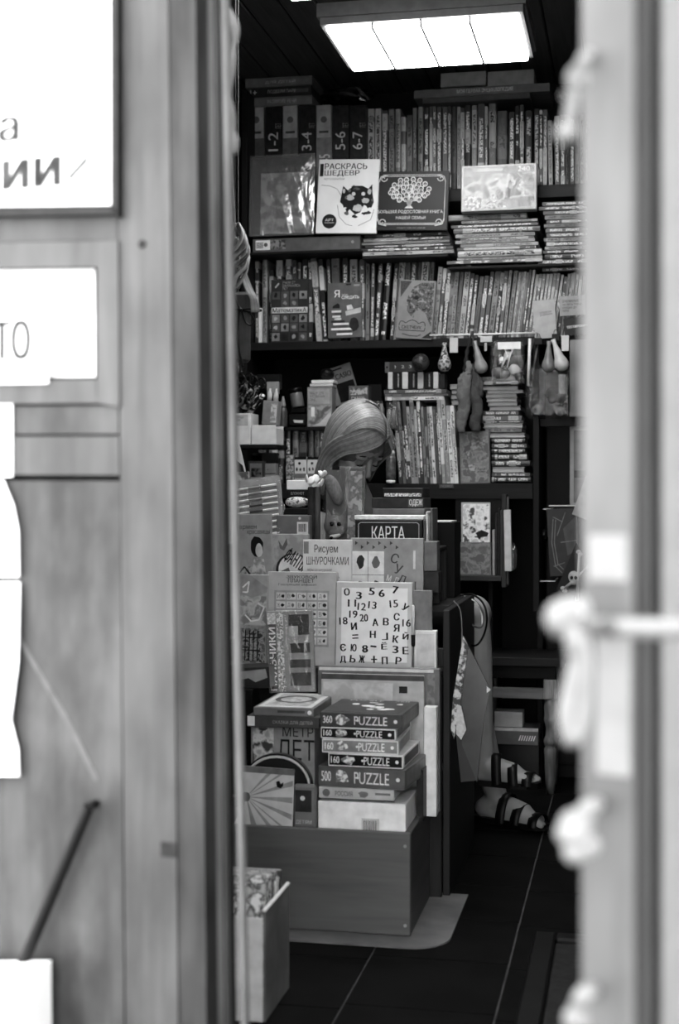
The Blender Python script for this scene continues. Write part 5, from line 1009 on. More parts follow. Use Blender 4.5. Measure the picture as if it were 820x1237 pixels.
for i, (x0, y0, x1, y1, t, lb) in enumerate(((462, 589.5, 511, 601, .16, 'dark case, topmost of the pile beside the woman\'s chest'), (449, 601.4, 512, 613.6, .24, 'dark book lettered ОДЕ in the pile behind the map'), (450, 614, 513, 622, .45, 'grey book lowest in the pile behind the map'))):
    r, f = board('flat_book', lb, 'book', (x0, y0, x1, y1), 3.97, .14, M(t, .45, .05), part='cover'); 
    if i == 1: f.rect(.7, .1, .98, .9, M(.36), name='printed_band'); f.text('ОДЕЖ', .72, .15, .97, .85, M(.8), .006, off=.0009)
    if i == 0: f.rect(.05, .55, .95, .9, pic((.2, .5, .8), 200, 3), name='printed_strip')
zlow = atY(480, 622, 3.97).z
bpart(cn, 'book_riser', atY(450, 620, 3.97).x, atY(512, 620, 3.97).x, 3.975, 4.1, zct + .001, zlow - .001, CM)
r, f = board('black_box', 'tall plain black box standing on the counter end', 'box', (524, 631, 549.5, 752), 4.03, .13, M(.02, .7, .005), part='box', zb=zct + .001)
MB().box(-f.w / 2 - .006, f.w / 2 - .01, .0, .12, f.h + .0005, f.h + .004).build('paper_on_top', M(.8), r)
for i, (x0, y0, x1, y1, t, Y, lb) in enumerate(((512, 654, 528, 690, .42, 3.74, 'grey packet on the counter step right of the sudoku game'), (512, 690.5, 530, 716, .24, 3.74, 'dark packet below the grey packet, right counter step'), (497, 713, 522, 806, .46, 3.66, 'plain grey card standing behind the magnet board'), (500, 762, 527, 806, .84, 3.645, 'white carton at the right end of the counter step'))):
    r, f = board('packet' if i < 2 else 'grey_card' if i == 2 else 'white_carton', lb, ('packet', 'packet', 'card', 'carton')[i], (x0, y0, x1, y1), Y, (.05, .05, .006, .03)[i], M(t, .5, .06), part='box', zb=zt1 if i > 1 else None)
    if i == 3: f.rect(.1, .08, .9, .95, M(.76), name='printed_panel')
r = empty('marker_pen', atY(499, 781, 3.628), (0, 0, 0), 'white marker with black cap clipped beside the magnet board', 'marker'); hh = (atY(499, 731, 3.628) - r.location).length
MB().lathe([(.004, 0), (.0052, .004), (.0052, .03)], (0, 0, 0), 10).build('cap', BLACK, r, True); MB().lathe([(.0046, .0305), (.0046, hh - .004), (.003, hh)], (0, 0, 0), 10).build('barrel', WHITE, r, True)
# ---------------------------------------------------------------- fox doll in its bag, roll, rose
r, f = board('fox_doll_pack', 'clear pack with fox hand puppet hiding the woman\'s shoulder', 'toy', (388, 563, 437, 645), 3.88, .05, film(.16, .8, 20, 8), part='clear_bag', bev=.006, roll=1, zb=zt3)
MB().box(-f.w / 2 + .002, f.w / 2 - .002, .044, .048, .003, f.h - .002).build('backing_card', M(.4, .5, .06, 12), r); f.rect(.64, .06, .98, .98, pic((.3, .5, .42, .6), 45, 3), -.03, 'printed_panel'); f.rect(.24, .0, .42, .05, BLACK, .0006, 'clip')
hx_, hz = f.P(.32, .76); FUR = M(.4, .9, .08, 300)
mm = MB().ell((hx_, .022, hz), (.036, .022, .03)).ell((hx_ + .002, .012, hz - .02), (.024, .016, .014))
for sx in (-1, 1): mm.tube([(hx_ + sx * .02, .022, hz + .015), (hx_ + sx * .026, .022, hz + .046)], [.014, .003], 8)
o = bpy.data.objects.new('fox_head', remeshed(mm, .003, 3)); link(o); o.parent = r; o.data.materials.append(FUR)
MB().ell((hx_ + .002, .004, hz - .026), (.018, .008, .009), Euler((0, -.35, 0))).build('muzzle', WHITE, r, True); MB().ell((hx_ - .008, -.003, hz - .032), (.005, .004, .004)).build('nose', BLACK, r, True)
for sx in (-1, 1): MB().ell((hx_ + sx * .0105 + .002, .001, hz + .006), (.0065, .005, .0065)).build('eye', M(.03, .15, .01), r, True)
mm = MB().ell((f.P(.25, .3)[0], .025, f.P(.25, .3)[1]), (.02, .016, .045), Euler((0, -.4, 0))); mm.build('fox_tail', M(.45, .9, .06, 200), r, True)
r = empty('dark_roll', atY(379.5, 645, 3.9), (0, 0, 0), 'dark fabric roll standing left of the fox puppet', 'roll'); r.location.z = zt3; hh = atY(379.5, 588, 3.9).z - zt3
for dx, rr in ((-.008, .011), (.009, .009)): MB().lathe([(rr * .9, 0), (rr, .004), (rr, hh - .004), (rr * .8, hh)], (dx, 0, 0), 14).build('roll_layer', M(.24 if dx < 0 else .3, .7, .04), r, True)
r = empty('white_rose', atY(381, 588, 3.9), (0, 0, 0), 'white fabric rose on top of the dark roll', 'flower'); r.location.z += .0
for k in range(16):
    a = k * 2.4; q = .002 + .0017 * k; MB().ell((q * math.cos(a) - .004, q * math.sin(a) * .8, .016 + .008 * math.sin(k * 2.7)), (.011, .0024, .012), Euler((.8 * math.sin(a) + .4, .4 * math.cos(a), a + 1.57)), 10, 6).build('petal', M(.9, .6, .02), r, True)
for k in range(7): a = k * 2.4; q = .002 + .0016 * k; MB().ell((.02 + q * math.cos(a), -.004 + q * math.sin(a) * .8, .036 + .003 * math.sin(k * 1.7)), (.009, .0026, .008), Euler((.5 * math.sin(a) + .4, .4 * math.cos(a), a + 1.57)), 10, 6).build('petal', M(.9, .6, .02), r, True)
# ---------------------------------------------------------------- left end of the counter top
r, f = board('pencil_pack', 'tilted clear-wrapped tray of pale pencils, left end of the counter', 'pencils', (285, 577, 343, 640), 3.86, .02, M(.5, .4, .05), lean=.25, roll=-8, part='tray', zb=zt3)
f.rect(.0, .0, 1, .1, M(.55), name='tray_edge')
for k in range(9):
    z = f.h * (.14 + k * .09)
    for (a, b, t) in ((-.46, -.16, .85), (-.155, .12, .3), (.125, .44, .85)):
        if k < 4: a, b, t = a, b, .85
        if k > 5 and t < .5: t = .55
        MB().tube([(a * f.w, -.004, z), (b * f.w, -.004, z)], .0034, 6).build('pencil', M(t, .4), r)
MB().bbox(-f.w / 2 - .002, f.w / 2 + .002, -.01, .021, 0, f.h + .003, .006).build('shrink_film', film(.15, .95, 30, 12), r)
r, f = board('white_book', 'white book lying behind the pencil tray', 'book', (346, 580, 377, 591.5), 3.99, .1, M(.88, .5, .03), part='cover')
r, f = board('dark_book', 'dark lettered book under the white book, left counter end', 'book', (345, 591.9, 377, 600), 3.985, .1, M(.15, .5, .03), part='cover'); f.text('БЛОКНОТ', .2, .3, .7, .7, M(.6))
r = empty('snack_bag', atY(357, 613.5, 3.95), (0, 0, 0), 'round patterned packet under the dark book, left counter end', 'packet'); MB().ell((0, .02, .016), (.036, .02, .016), None, 18, 10).build('packet', pic((.75, .3, .8, .6), 70, 3), r, True)
crumple('film_wrap', 'crumpled bright film knot beside the patterned packet', 'film', 339, 613, 3.9, .014, .014, .018, film(.5, .95, 50, 2), 31, .4)
r, f = board('dark_tray', 'dark tray below the patterned packet', 'tray', (341, 614, 376, 621.5), 3.95, .1, M(.14, .5, .03), part='tray')
r, f = board('grey_box', 'grey box with barcode label left of the dark roll', 'box', (334, 622.5, 374, 659), 3.86, .12, M(.44, .45, .03), part='box', zb=zt3); f.rect(.62, .22, .95, .62, M(.8), name='barcode_label'); f.lines([[(.68 + k * .04, .28), (.68 + k * .04, .55)] for k in range(6)], .0011, INK, 'barcode'); f.disc(.7, .1, .04, M(.7))
r, f = board('leaflet', 'pale leaflet bundle peeking above the pencil tray', 'leaflet', (284, 570, 304, 650), 3.93, .015, pic((.5, .7, .4), 30, 4), part='sheets', roll=-3, zb=zt3)
# small boxes on the left below the kits
r, f = board('toy_box', 'dark toy box lying left of the finger kit', 'box', (284, 806, 326, 832), 3.52, .09, M(.2, .4, .05, 20, 0, .3), part='box', roll=-3); f.poly([(.1, .2), (.9, .1), (.95, .5), (.6, .7), (.4, .5), (.1, .6)], M(.55), name='printed_picture')
r, f = board('toy_box', 'second dark toy box under the first, left of the flat books', 'box', (284, 833, 305, 998), 3.5, .07, M(.12, .4, .03), part='box', zb=ZI)
# ---------------------------------------------------------------- magazine carton by the door
mb_ = empty('magazine_carton', (-.8, 2.69, 0), (0, 0, 0), 'grey carton of magazines on the floor beside the door jamb', 'carton')
zc_ = atX(350, 1068, -.70).z
KM = M(.42, .6, .06, 14); bpart(mb_, 'side_wall', -.704, -.70, 2.69, 2.89, .001, zc_, KM); bpart(mb_, 'side_wall', -.9, -.896, 2.69, 2.89, .001, zc_, KM); bpart(mb_, 'front_wall', -.895, -.705, 2.69, 2.694, .001, zc_ - .012, M(.74, .6, .04)); bpart(mb_, 'back_wall', -.895, -.705, 2.886, 2.89, .001, zc_, KM); bpart(mb_, 'base', -.895, -.705, 2.695, 2.885, .001, .006, KM)
bpart(mb_, 'light_rim', -.707, -.698, 2.69, 2.89, zc_ + .0003, zc_ + .006, M(.82, .5, .02))
for i in range(7):
    t = (.85, .6, .8, .45, .85, .7, .35)[i]; y = 2.71 + i * .022; h = .27 - i * .004 + (.0 if i % 2 else .012)
    o = empty('magazine', (-.795, y, .0065), (R(-6), 0, 0), '%s magazine, %s from the front in the floor carton' % (word(t), nth(i)), 'magazine', 'magazines in the floor carton')
    MB().bbox(-.082, .082, 0, .012, 0, h - .012, .001).build('cover', pic((t, t * .8, .3, t), 40, i), o); MB().box(-.08, .08, .001, .011, h - .0119, h - .0105).build('page_edge', PAGES, o)
# ---------------------------------------------------------------- cables and hanging folder on the counter side
c = atX(557, 728, -.45); cb2 = empty('cable_loop', c, (0, 0, 0), 'black and grey cable loops hanging at the counter end', 'cable')
def cab(pts, r_, mat, Y=4.12): MB().tube([p - c for p in spline([atY(px, py, Y + (i % 3) * .012) for i, (px, py) in enumerate(pts)], 8)], r_, 6).build('cable', mat, cb2, True)
cab([(536, 728), (548, 731), (556, 752), (566, 776), (576, 779), (585, 765), (588, 745), (583, 728), (570, 718), (556, 720)], .0032, BLACK); cab([(546, 730), (560, 742), (572, 756), (582, 757), (584, 742), (576, 728), (562, 720)], .003, M(.36, .4)); cab([(560, 720), (574, 727), (581, 740), (583, 756)], .0022, M(.8, .4))
cab([(548, 726), (556, 738), (558, 775), (556, 830), (548, 890)], .0018, M(.5, .4), 3.64)
r = empty('hanging_folder', atY(570, 945, 3.64), (0, 0, 0), 'grey plastic folder of papers hanging at the counter corner', 'folder'); o0 = r.location
hp = lambda px, py, dy=0: (lambda v: (v.x, v.z))(atY(px, py, 3.64 + dy) - o0)
MB().prism([hp(561, 771), hp(592, 833), hp(584, 870), hp(576, 945), hp(558, 900), hp(553, 850)], 0, .012).build('folder_front', M(.26, .3, .06, 12, 0, .5), r); MB().prism([hp(560, 768), hp(566, 780), hp(556, 850), hp(549, 892), hp(545, 880), hp(548, 840)], -.012, -.002).build('paper_edge', pic((.55, .75, .3), 60, 4), r)
MB().prism([hp(549, 880), hp(560, 880), hp(577, 944), hp(556, 946)], .013, .022).build('back_flap', M(.16, .35, .03, 12, 0, .4), r)
MB().prism([hp(553, 850), hp(558, 852), hp(564, 880), hp(558, 892), hp(552, 885)], -.02, -.013).build('paper_fan', M(.7, .5, .06, 120), r); MB().prism([hp(588, 829), hp(593, 833), hp(588, 837)], -.004, -.001).build('corner', WHITE, r)
# ---------------------------------------------------------------- stool and cartons at the back right
LX, LY = -.273, 4.93
stl = empty('wooden_stool', (LX - .12, LY + .1, 0), (0, 0, 0), 'dark wooden stool with a turned leg by the cupboard', 'stool'); o0 = stl.location
WD = wood(.5, .09, (30, 30, 2), .45); zs1 = .44
bpart(stl, 'seat', LX - .30, LX + .05, LY - .05, LY + .24, zs1 + .001, zs1 + .03, wood(.22, .05, (2, 20, 20)))
bpart(stl, 'apron', LX - .24, LX + .02, LY - .018, LY, zs1 - .045, zs1, wood(.1, .03, (2, 20, 20)))
prof = [(.014, 0), (.0175, .05), (.02, .12), (.022, .155), (.017, .16), (.021, .17), (.024, .18), (.021, .19), (.016, .2), (.015, .225), (.02, .245), (.0225, .255), (.021, .262), (.02, .27), (.022, .3), (.019, .325)]
for (dx, dy) in ((0, 0), (-.22, 0), (0, .17), (-.22, .17)):
    MB().lathe(prof, (LX + dx - o0.x, LY + dy - o0.y, 0), 16).build('leg', WD, stl, True); MB().bbox(LX + dx - .022 - o0.x, LX + dx + .022 - o0.x, LY + dy - .022 - o0.y, LY + dy + .022 - o0.y, .3255, zs1 - .046 if dy == 0 else zs1, .003).build('leg_block', wood(.62, .16, (60, 60, 3), .5), stl)
bpart(stl, 'stretcher', LX - .2, LX - .02, LY - .012, LY + .008, .325, .362, wood(.52, .06, (2, 20, 20)))
zb0 = .001
for i, (x0, x1, y0, y1, t, lb, Y, d) in enumerate(((601, 651, 899, 958, .14, 'dark plastic bin under the stool', 5.0, .12), (597, 650, 879, 898.4, .4, 'grey carton with striped label on the bin', 4.98, .12), (597, 631, 860, 878.4, .66, 'pale card box on the striped carton', 4.98, .08))):
    r, f = board('plastic_bin' if i == 0 else 'carton', lb, 'bin' if i == 0 else 'carton', (x0, y0, x1, y1), Y, d, M(t, .35, .04, 20, 0, .3 if i == 0 else 0), part='body', zb=zb0)
    zb0 = r.location.z + f.h + .001
    if i == 1: f.rect(.0, .02, 1, .2, M(.7), name='light_edge'); [f.poly([(.55 + k * .055, .75), (.59 + k * .055, .45), (.615 + k * .055, .45), (.575 + k * .055, .75)], M(.85), name='stripe') for k in range(7)]

M, pic = M0_, pic0_
# ================================================================ LEFT SIDE: small rack with stationery, hanging things
YR = 4.62; zr2 = atY(300, 537, YR).z
rk = empty('wall_rack', (-1.35, YR, 0), (0, 0, 0), 'dark shelf rack on the left side carrying white trays', 'rack'); rk.location.z = zr2 - .02
bpart(rk, 'rack_board', XL + .002, atY(334, 537, YR).x, YR - .01, YR + .16, zr2 - .014, zr2 - .001, DARKW); bpart(rk, 'rack_board', XL + .002, atY(302, 450, YR + .04).x, YR + .05, YR + .18, atY(290, 450, YR).z - .012, atY(290, 450, YR).z, DARKW)
def tray(x0, x1, y0, y1, lb, cut):
    A = atY(x0, y1, YR); B = atY(x1, y0, YR); w = B.x - A.x; h = B.z - A.z; r = empty('white_tray', ((A.x + B.x) / 2, YR, zr2), (0, 0, 0), lb, 'tray', 'white plastic trays'); wm = M(.86, .35, .03)
    MB().bbox(-w / 2, w / 2, 0, .003, 0, h, .001).build('front_wall', wm, r); MB().bbox(-w / 2, w / 2, .105, .108, 0, h, .001).build('back_wall', wm, r)
    for s_ in (-1, 1): MB().bbox(s_ * w / 2 - .0015, s_ * w / 2 + .0015, .0035, .1045, 0, h - cut, .001).build('side_wall', wm, r)
    MB().box(-w / 2, w / 2, .003, .105, 0, .003).build('base', wm, r); return r, Face(r, w, h)
r, f = tray(271, 302, 499, 537, 'taller white tray with price label, far left rack', .0); f.rect(.25, .04, .92, .4, M(.72), name='price_label'); f.text('НОЖНИЦЫ\nдетские\n85 р.', .3, .08, .75, .36, M(.3), name='small_print')
tray(303.5, 333, 513, 536.5, 'lower white tray with curved side, left rack', .01)
# rolls, scissors, cartons in the trays
for i, (px, py, px2, py2, rr, t) in enumerate(((284, 492, 304, 470, .014, .16), (290, 499, 312, 478, .013, .2), (300, 500, 318, 476, .011, .3), (281, 480, 297, 462, .012, .14), (296, 487, 314, 466, .01, .12))):
    A = atY(px, py, YR + .03 + i * .014); B = atY(px2, py2, YR + .03 + i * .014); o = empty('marker_roll', A, (0, 0, 0), '%s glossy marker in the dark bundle above the tall tray, %s of five' % (word(t), nth(i)), 'marker', 'markers above the tall tray')
    MB().tube([Vector(), (B - A) * .8, (B - A) * .82, B - A], [rr, rr, rr * .8, rr * .75], 12).build('barrel', pic((t, t * .5, t, min(1, t * 3.2)), 60, i, .25), o, True)
def scissors(px, py, lb, ang, Y):
    c = atY(px, py, Y); r = empty('scissors', c, (0, R(ang), 0), lb, 'scissors'); hm = M(.12, .3, .02)
    for s_ in (-1, 1):
        MB().tube([(s_ * .014 + .013 * math.cos(k * math.pi / 8), 0, .03 + .017 * math.sin(k * math.pi / 8)) for k in range(17)], .0032, 6).build('handle', hm, r, True)
        MB().prism([(s_ * .006, .016), (s_ * .001, .016), (-s_ * .008, -.06)], -.001 + s_ * .001, .001 + s_ * .001).build('blade', M(.7, .25, .03, 30, .9), r)
scissors(298, 468, 'black-handled scissors standing in the trays, upper pair', -10, YR + .02); scissors(308, 472, 'black-handled scissors in the trays, lower pair', 15, YR + .0)
r, f = board('clear_carton', 'grey open carton with little bottles in the lower tray', 'carton', (316, 484, 334, 513), YR + .03, .05, M(.58, .4, .04), part='carton', roll=4); f.rect(.55, .1, .95, .9, pic((.4, .65, .8), 70, 3), name='printed_panel')
for k in range(2): MB().lathe([(.0, 0), (.009, 0), (.009, .02), (.004, .034), (.003, .042)], (-.01 + k * .022, .02, f.h + .0005), 10).build('little_bottle', M(.8, .3), r, True)
r, f = board('card_block', 'pale square card block above the little bottles', 'card', (322, 461, 336, 476), YR + .09, .02, M(.6, .5), part='block'); 
r, f = board('dark_carton', 'dark carton behind the scissors on the left rack', 'carton', (310, 452, 338, 470), YR + .12, .03, M(.1, .5, .02), part='carton')
# white curved paper sheet at the far left
P = [(280, 520), (287, 530), (292, 548), (296, 566), (297, 575), (298, 660), (298, 735)]; r = empty('curled_paper', atY(285, 735, 4.1), (0, 0, 0), 'white curled paper sheet with dark stripe, far left by the jamb', 'paper'); o0 = r.location
pts = [(lambda v: (v.x, v.z))(atY(px, py, 4.1) - o0) for px, py in P]; x0 = atY(262, 735, 4.1).x - o0.x
MB().prism([(x0, pts[0][1])] + pts + [(x0, pts[-1][1])], 0, .003).build('sheet', M(.88, .5, .03), r); q0 = [(lambda v: (v.x, v.z))(atY(px, py, 4.1) - o0) for px, py in ((270, 554), (284, 555), (293, 562), (296, 573), (286, 571), (270, 566))]
MB().prism(q0, -.001, -.0001).build('printed_stripe', M(.25), r)
# string bag with pale cords
HYD = 3.3
nb = empty('string_bag', atY(286, 380, HYD), (0, 0, 0), 'pale crumpled net bag with cord hanging behind the jamb', 'bag'); o0 = nb.location; rnd = random.Random(4)
for k in range(26):
    a = rnd.uniform(0, 6.28); p = []
    for j in range(7): p.append(atY(284 + 17 * math.sin(a + j * .8 + rnd.uniform(-.3, .3)) * math.sin(math.pi * (j + .6) / 7.2), 270 + j * 13, HYD + .03 * math.cos(a + j * .8)) - o0)
    MB().tube(spline(p, 4), .0016 + .001 * (k % 3), 5).build('net_cord', M(rnd.choice((.35, .5, .62, .42)), .5), nb, True)
crumple('', '', '', 284, 312, HYD, .03, .025, .075, film(.5, .7, 40, 3), 17, .3, parent=nb)
for k in range(8): MB().tube(spline([atY(291 + k * .8, 330, HYD - .01) - o0, atY(296 + k * 1.1, 348, HYD - .02 + k * .003) - o0, atY(303 + k * 1.1, 362, HYD - .02) - o0, atY(304 + k * 1.3, 377, HYD - .01) - o0], 4), .0021, 5).build('fringe', M(.62 + .03 * (k % 3), .6), nb, True)
MB().tube(spline([atY(280, 30, HYD) - o0, atY(277, 120, HYD) - o0, atY(280, 200, HYD) - o0, atY(284, 280, HYD) - o0], 5), .0028, 6).build('hanging_cord', M(.55), nb, True)
tp = empty('tape_strip', atD(281, 185, 2.1), (0, 0, 0), 'pale strip of film hanging from the top of the jamb', 'film'); o0 = tp.location
MB().tube([p - o0 for p in spline([atD(276, 10, 2.1), atD(283, 45, 2.1), atD(277, 85, 2.1), atD(276, 130, 2.1), atD(281, 160, 2.1), atD(281, 186, 2.1)], 6)], [.004 + .005 * abs(math.sin(i * .4)) for i in range(31)], 7).build('strip', M(.6, .4, .05), tp, True)
# dark bag with cord bow
r, f = board('hanging_pouch', 'grey hanging pouch tied with a black cord bow, far left', 'pouch', (281, 352, 301, 438), HYD + .03, .02, M(.36, .5, .05), part='pouch', bev=.008)
rt = r.location
def ln(pts, rr=.0022): MB().tube([p - rt for p in spline([atY(px, py, HYD + .015) for px, py in pts], 6)], rr, 6).build('cord', BLACK, r, True)
ln([(280, 373), (290, 374), (304, 373), (316, 375), (304, 377), (292, 375)]); ln([(292, 375), (296, 388), (302, 393), (307, 389), (304, 381), (297, 375)]); ln([(289, 376), (287, 400), (289, 425), (294, 444)], .0028); ln([(283, 352), (286, 366), (291, 373)]); 
MB().tube([atY(284, 356, HYD + .04) - rt, Vector((atY(284, 356, HYD + .04).x, HYD + .04, ZC)) - rt], .002, 5).build('hanging_cord', BLACK, r)
MB().ell(atY(290, 374, HYD + .01) - rt, (.006, .006, .005)).build('knot', BLACK, r, True)
r, f = board('clear_packet', 'clear packet hanging behind the grey pouch', 'packet', (282, 395, 292, 450), HYD + .06, .01, film(.4, .7, 40, 6), part='clear_bag')
MB().tube([Vector((0, .005, f.h - .003)), Vector((-.0, .005, ZC - r.location.z))], .0012, 5).build('hanging_thread', M(.5), r)
r, f = board('white_wedge_book', 'white lower edge of a book standing leftmost on third shelf', 'book', (312, 372, 316, 412), 5.09, .1, WHITE, part='cover', zb=Z3)

# ================================================================ THE WOMAN AT THE COUNTER
SK = M(.64, .5, .03, 12); SKIN = SK
hc = atY(427, 540, 4.36)
cr = Vector((CS, SN, 0)); ct_ = Vector((SN, -CS, 0)); dn = Vector((0, 0, -1))
fw_ = (cr * .50 + ct_ * .62 + dn * .60).normalized(); lf = Vector((0, 0, 1)).cross(fw_).normalized(); upv = fw_.cross(lf).normalized()
HM = Matrix((fw_, lf, upv)).transposed()
def H(x, y, z): return hc + HM @ Vector((x, y, z))
HE = HM.to_euler()
pw = empty('person', Vector((-.86, 4.46, 0)), (0, 0, 0), 'fair-haired person in a black dress sitting behind the counter, looking down', 'person'); po = pw.location
L = lambda x, y, z: Vector((x, y, z))
pel = L(-.86, 4.47, .53); che = L(-.86, 4.47, .84); nkb = L(-.845, 4.44, .985)
fac = Vector((.8, -.6, 0)); lft = Vector((.6, .8, 0))
K1 = L(-.475, 4.34, .665); A1 = atY(584, 918, 4.33); K2 = L(-.53, 4.47, .53); A2 = L(-.41, 4.43, .085)
hips = [pel - lft * .085 + L(0, 0, .0), pel + lft * .085]
ms = MB()
def cap(ps, rs, n=14): 
    ms.tube([p - po for p in ps], rs, n)
    for p, r_ in zip(ps, rs): ms.ell(p - po, (r_, r_, r_), None, 14, 10)
# torso
ms.ell(pel - po, (.14, .12, .11), Euler((0, 0, math.atan2(lft.y, lft.x)))); ms.ell((pel + che) / 2 - po, (.125, .095, .19), Euler((0, 0, math.atan2(lft.y, lft.x)))); ms.ell(che - po, (.155, .105, .15), Euler((0, 0, math.atan2(lft.y, lft.x))))
for s_ in (-1, 1): ms.ell(che + lft * s_ * .065 + fac * .085 + L(0, 0, -.01) - po, (.06, .06, .062))
cap([che + L(0, 0, .08), nkb + L(0, 0, .0), H(-.03, 0, -.07)], [.075, .052, .05])
# legs
cap([hips[0], (hips[0] + K1) / 2, K1], [.095, .082, .058]); cap([K1, K1 * .68 + A1 * .32, K1 * .35 + A1 * .65, A1 + L(0, 0, .0)], [.052, .050, .041, .032])
cap([hips[1], (hips[1] + K2) / 2, K2], [.095, .082, .058]); cap([K2, K2 * .68 + A2 * .32, K2 * .35 + A2 * .65, A2], [.056, .054, .044, .034])
T1 = A1 + L(.16, -.02, -.05); T2 = A2 + L(.15, -.06, -.055)
def foot(A, T, s_):
    d = (T - A); d.z = 0; d.normalize(); sd = Vector((-d.y, d.x, 0)) * s_; heel = A - d * .045 + L(0, 0, -.035)
    cap([A, heel], [.034, .029]); cap([A + d * .02 + L(0, 0, -.02), A + d * .09 + L(0, 0, -.035), T - d * .03], [.036, .032, .02])
    cap([heel, A + d * .05 + L(0, 0, -.045), T - d * .02 + sd * .02, ], [.026, .028, .02]); cap([A + d * .05 + L(0, 0, -.045), T - d * .03 - sd * .022], [.028, .019])
    for i in range(5):
        b = T - d * (.028 + .006 * abs(i - 1)) + sd * (.026 - i * .0145); e = b + d * (.036 - .004 * i); rr = (.0115 if i == 0 else .0085)
        cap([b, b + (e - b) * .6 + L(0, 0, .003), e + L(0, 0, -.004)], [rr, rr * .95, rr * .85], 8)
    return d, sd
fd1 = foot(A1, T1, 1); fd2 = foot(A2, T2, -1)
# arms and hands, resting on the lap
def arm(sg):
    sh = che + lft * sg * .165 + L(0, 0, .085); el = sh + L(.04, -.02, -.25) + lft * sg * .04 + fac * .05; wr = L(-.60, 4.37 if sg < 0 else 4.45, .70 if sg < 0 else .72)
    cap([sh, sh * .5 + el * .5, el], [.052, .044, .037]); cap([el, el * .5 + wr * .5, wr], [.038, .034, .025]); d = (wr - el).normalized(); sd = d.cross(L(0, 0, 1)).normalized()
    pm_ = wr + d * .055; cap([wr, pm_], [.026, .02]); 
    for q in (-1, 0, 1): cap([wr + d * .02 + sd * q * .012, pm_ + d * .02 + sd * q * .02], [.018, .014], 8)
    for i in range(4):
        b = pm_ + d * .02 + sd * (-.03 + i * .02); ln_ = (.062, .072, .068, .052)[i]; m1 = b + d * ln_ * .5 + L(0, 0, -.006); e = m1 + d * ln_ * .38 + L(0, 0, -.022)
        cap([b, m1, e], [.0095, .0088, .0075], 8)
    b = wr + d * .02 + sd * sg * .03; m1 = b + d * .03 + sd * sg * .022; cap([b, m1, m1 + d * .028 + L(0, 0, -.008)], [.012, .0105, .009], 8)
arm(-1); arm(1)
# head
def he(c, r_, rot=None): ms.ell(H(*c) - po, r_, HE if rot is None else (HM @ rot.to_matrix()).to_euler(), 24, 16)
he((-.005, 0, .03), (.098, .076, .098)); he((.03, 0, -.03), (.062, .06, .075)); he((.048, 0, -.075), (.036, .038, .03)); he((.062, 0, .035), (.034, .056, .035))
he((.07, 0, -.09), (.018, .02, .016))
for s_ in (-1, 1): he((.062, s_ * .036, -.025), (.026, .022, .02)); he((.083, s_ * .03, .018), (.012, .026, .007)); he((-.005, s_ * .075, -.005), (.02, .009, .03)); he((.078, s_ * .03, -.001), (.014, .014, .009)); he((.096, s_ * .009, -.036), (.009, .007, .006))
ms.tube([H(.088, 0, .018) - po, H(.103, 0, -.012) - po, H(.112, 0, -.03) - po], [.007, .0085, .0105], 10); he((.108, 0, -.032), (.0115, .0115, .0095))
he((.087, 0, -.058), (.012, .022, .006)); he((.085, 0, -.067), (.011, .018, .006))
bm_ = remeshed(ms, .0045, 3, .45); bo = link(bpy.data.objects.new('body', bm_)); bo.parent = pw; bm_.materials.append(SKIN)
for s_ in (-1, 1):
    MB().tube([H(.0865 - abs(k - 2) * .0022, s_ * (.017 + k * .0075), .027 + .002 * math.sin(k * .8)) + fw_ * .006 - po for k in range(5)], [.0012, .0022, .0024, .002, .001], 6).build('eyebrow', M(.25, .8), pw, True)
    MB().tube([H(.0895 - abs(k - 2) * .0018, s_ * (.019 + k * .0065), -.0045 - .0025 * math.sin(k * .785)) + fw_ * .0035 - po for k in range(5)], [.0008, .0018, .002, .0018, .0008], 6).build('eyelashes', M(.06, .6, .02), pw, True)
MB().tube([H(.0985 - abs(k - 3) * .0022, (k - 3) * .0065, -.0625 + .0006 * abs(k - 3)) - po for k in range(7)], [.0006, .0012, .0016, .0016, .0016, .0012, .0006], 6).build('mouth_line', M(.22, .6), pw, True)
MB().tube([H(.0975 - abs(k - 3) * .0022, (k - 3) * .006, -.0665) - po for k in range(7)], [.001, .0024, .003, .0032, .003, .0024, .001], 6).build('lower_lip', M(.42, .45), pw, True)
# dress
dm = MB(); ms_, ms = ms, dm; Rz = Euler((0, 0, math.atan2(lft.y, lft.x)))
ms.ell(pel - po, (.16, .14, .125), Rz); ms.ell((pel + che) / 2 - po, (.14, .11, .19), Rz); ms.ell(che - L(0, 0, .01) - po, (.168, .118, .135), Rz)
for s_ in (-1, 1): ms.ell(che + lft * s_ * .065 + fac * .088 + L(0, 0, -.01) - po, (.068, .066, .066)); cap([che + lft * s_ * .11 + L(0, 0, .04), che + lft * s_ * .105 + L(0, 0, .12), che + lft * s_ * .09 - fac * .04 + L(0, 0, .1)], [.05, .028, .04])
for h_, k_ in ((hips[0], K1), (hips[1], K2)): cap([h_, h_ * .5 + k_ * .5, h_ * .22 + k_ * .78], [.108, .098, .08])
dmsh = remeshed(dm, .006, 4); ms = ms_; o = link(bpy.data.objects.new('dress', dmsh)); o.parent = pw; dmsh.materials.append(M(.06, .75, .015, 40))
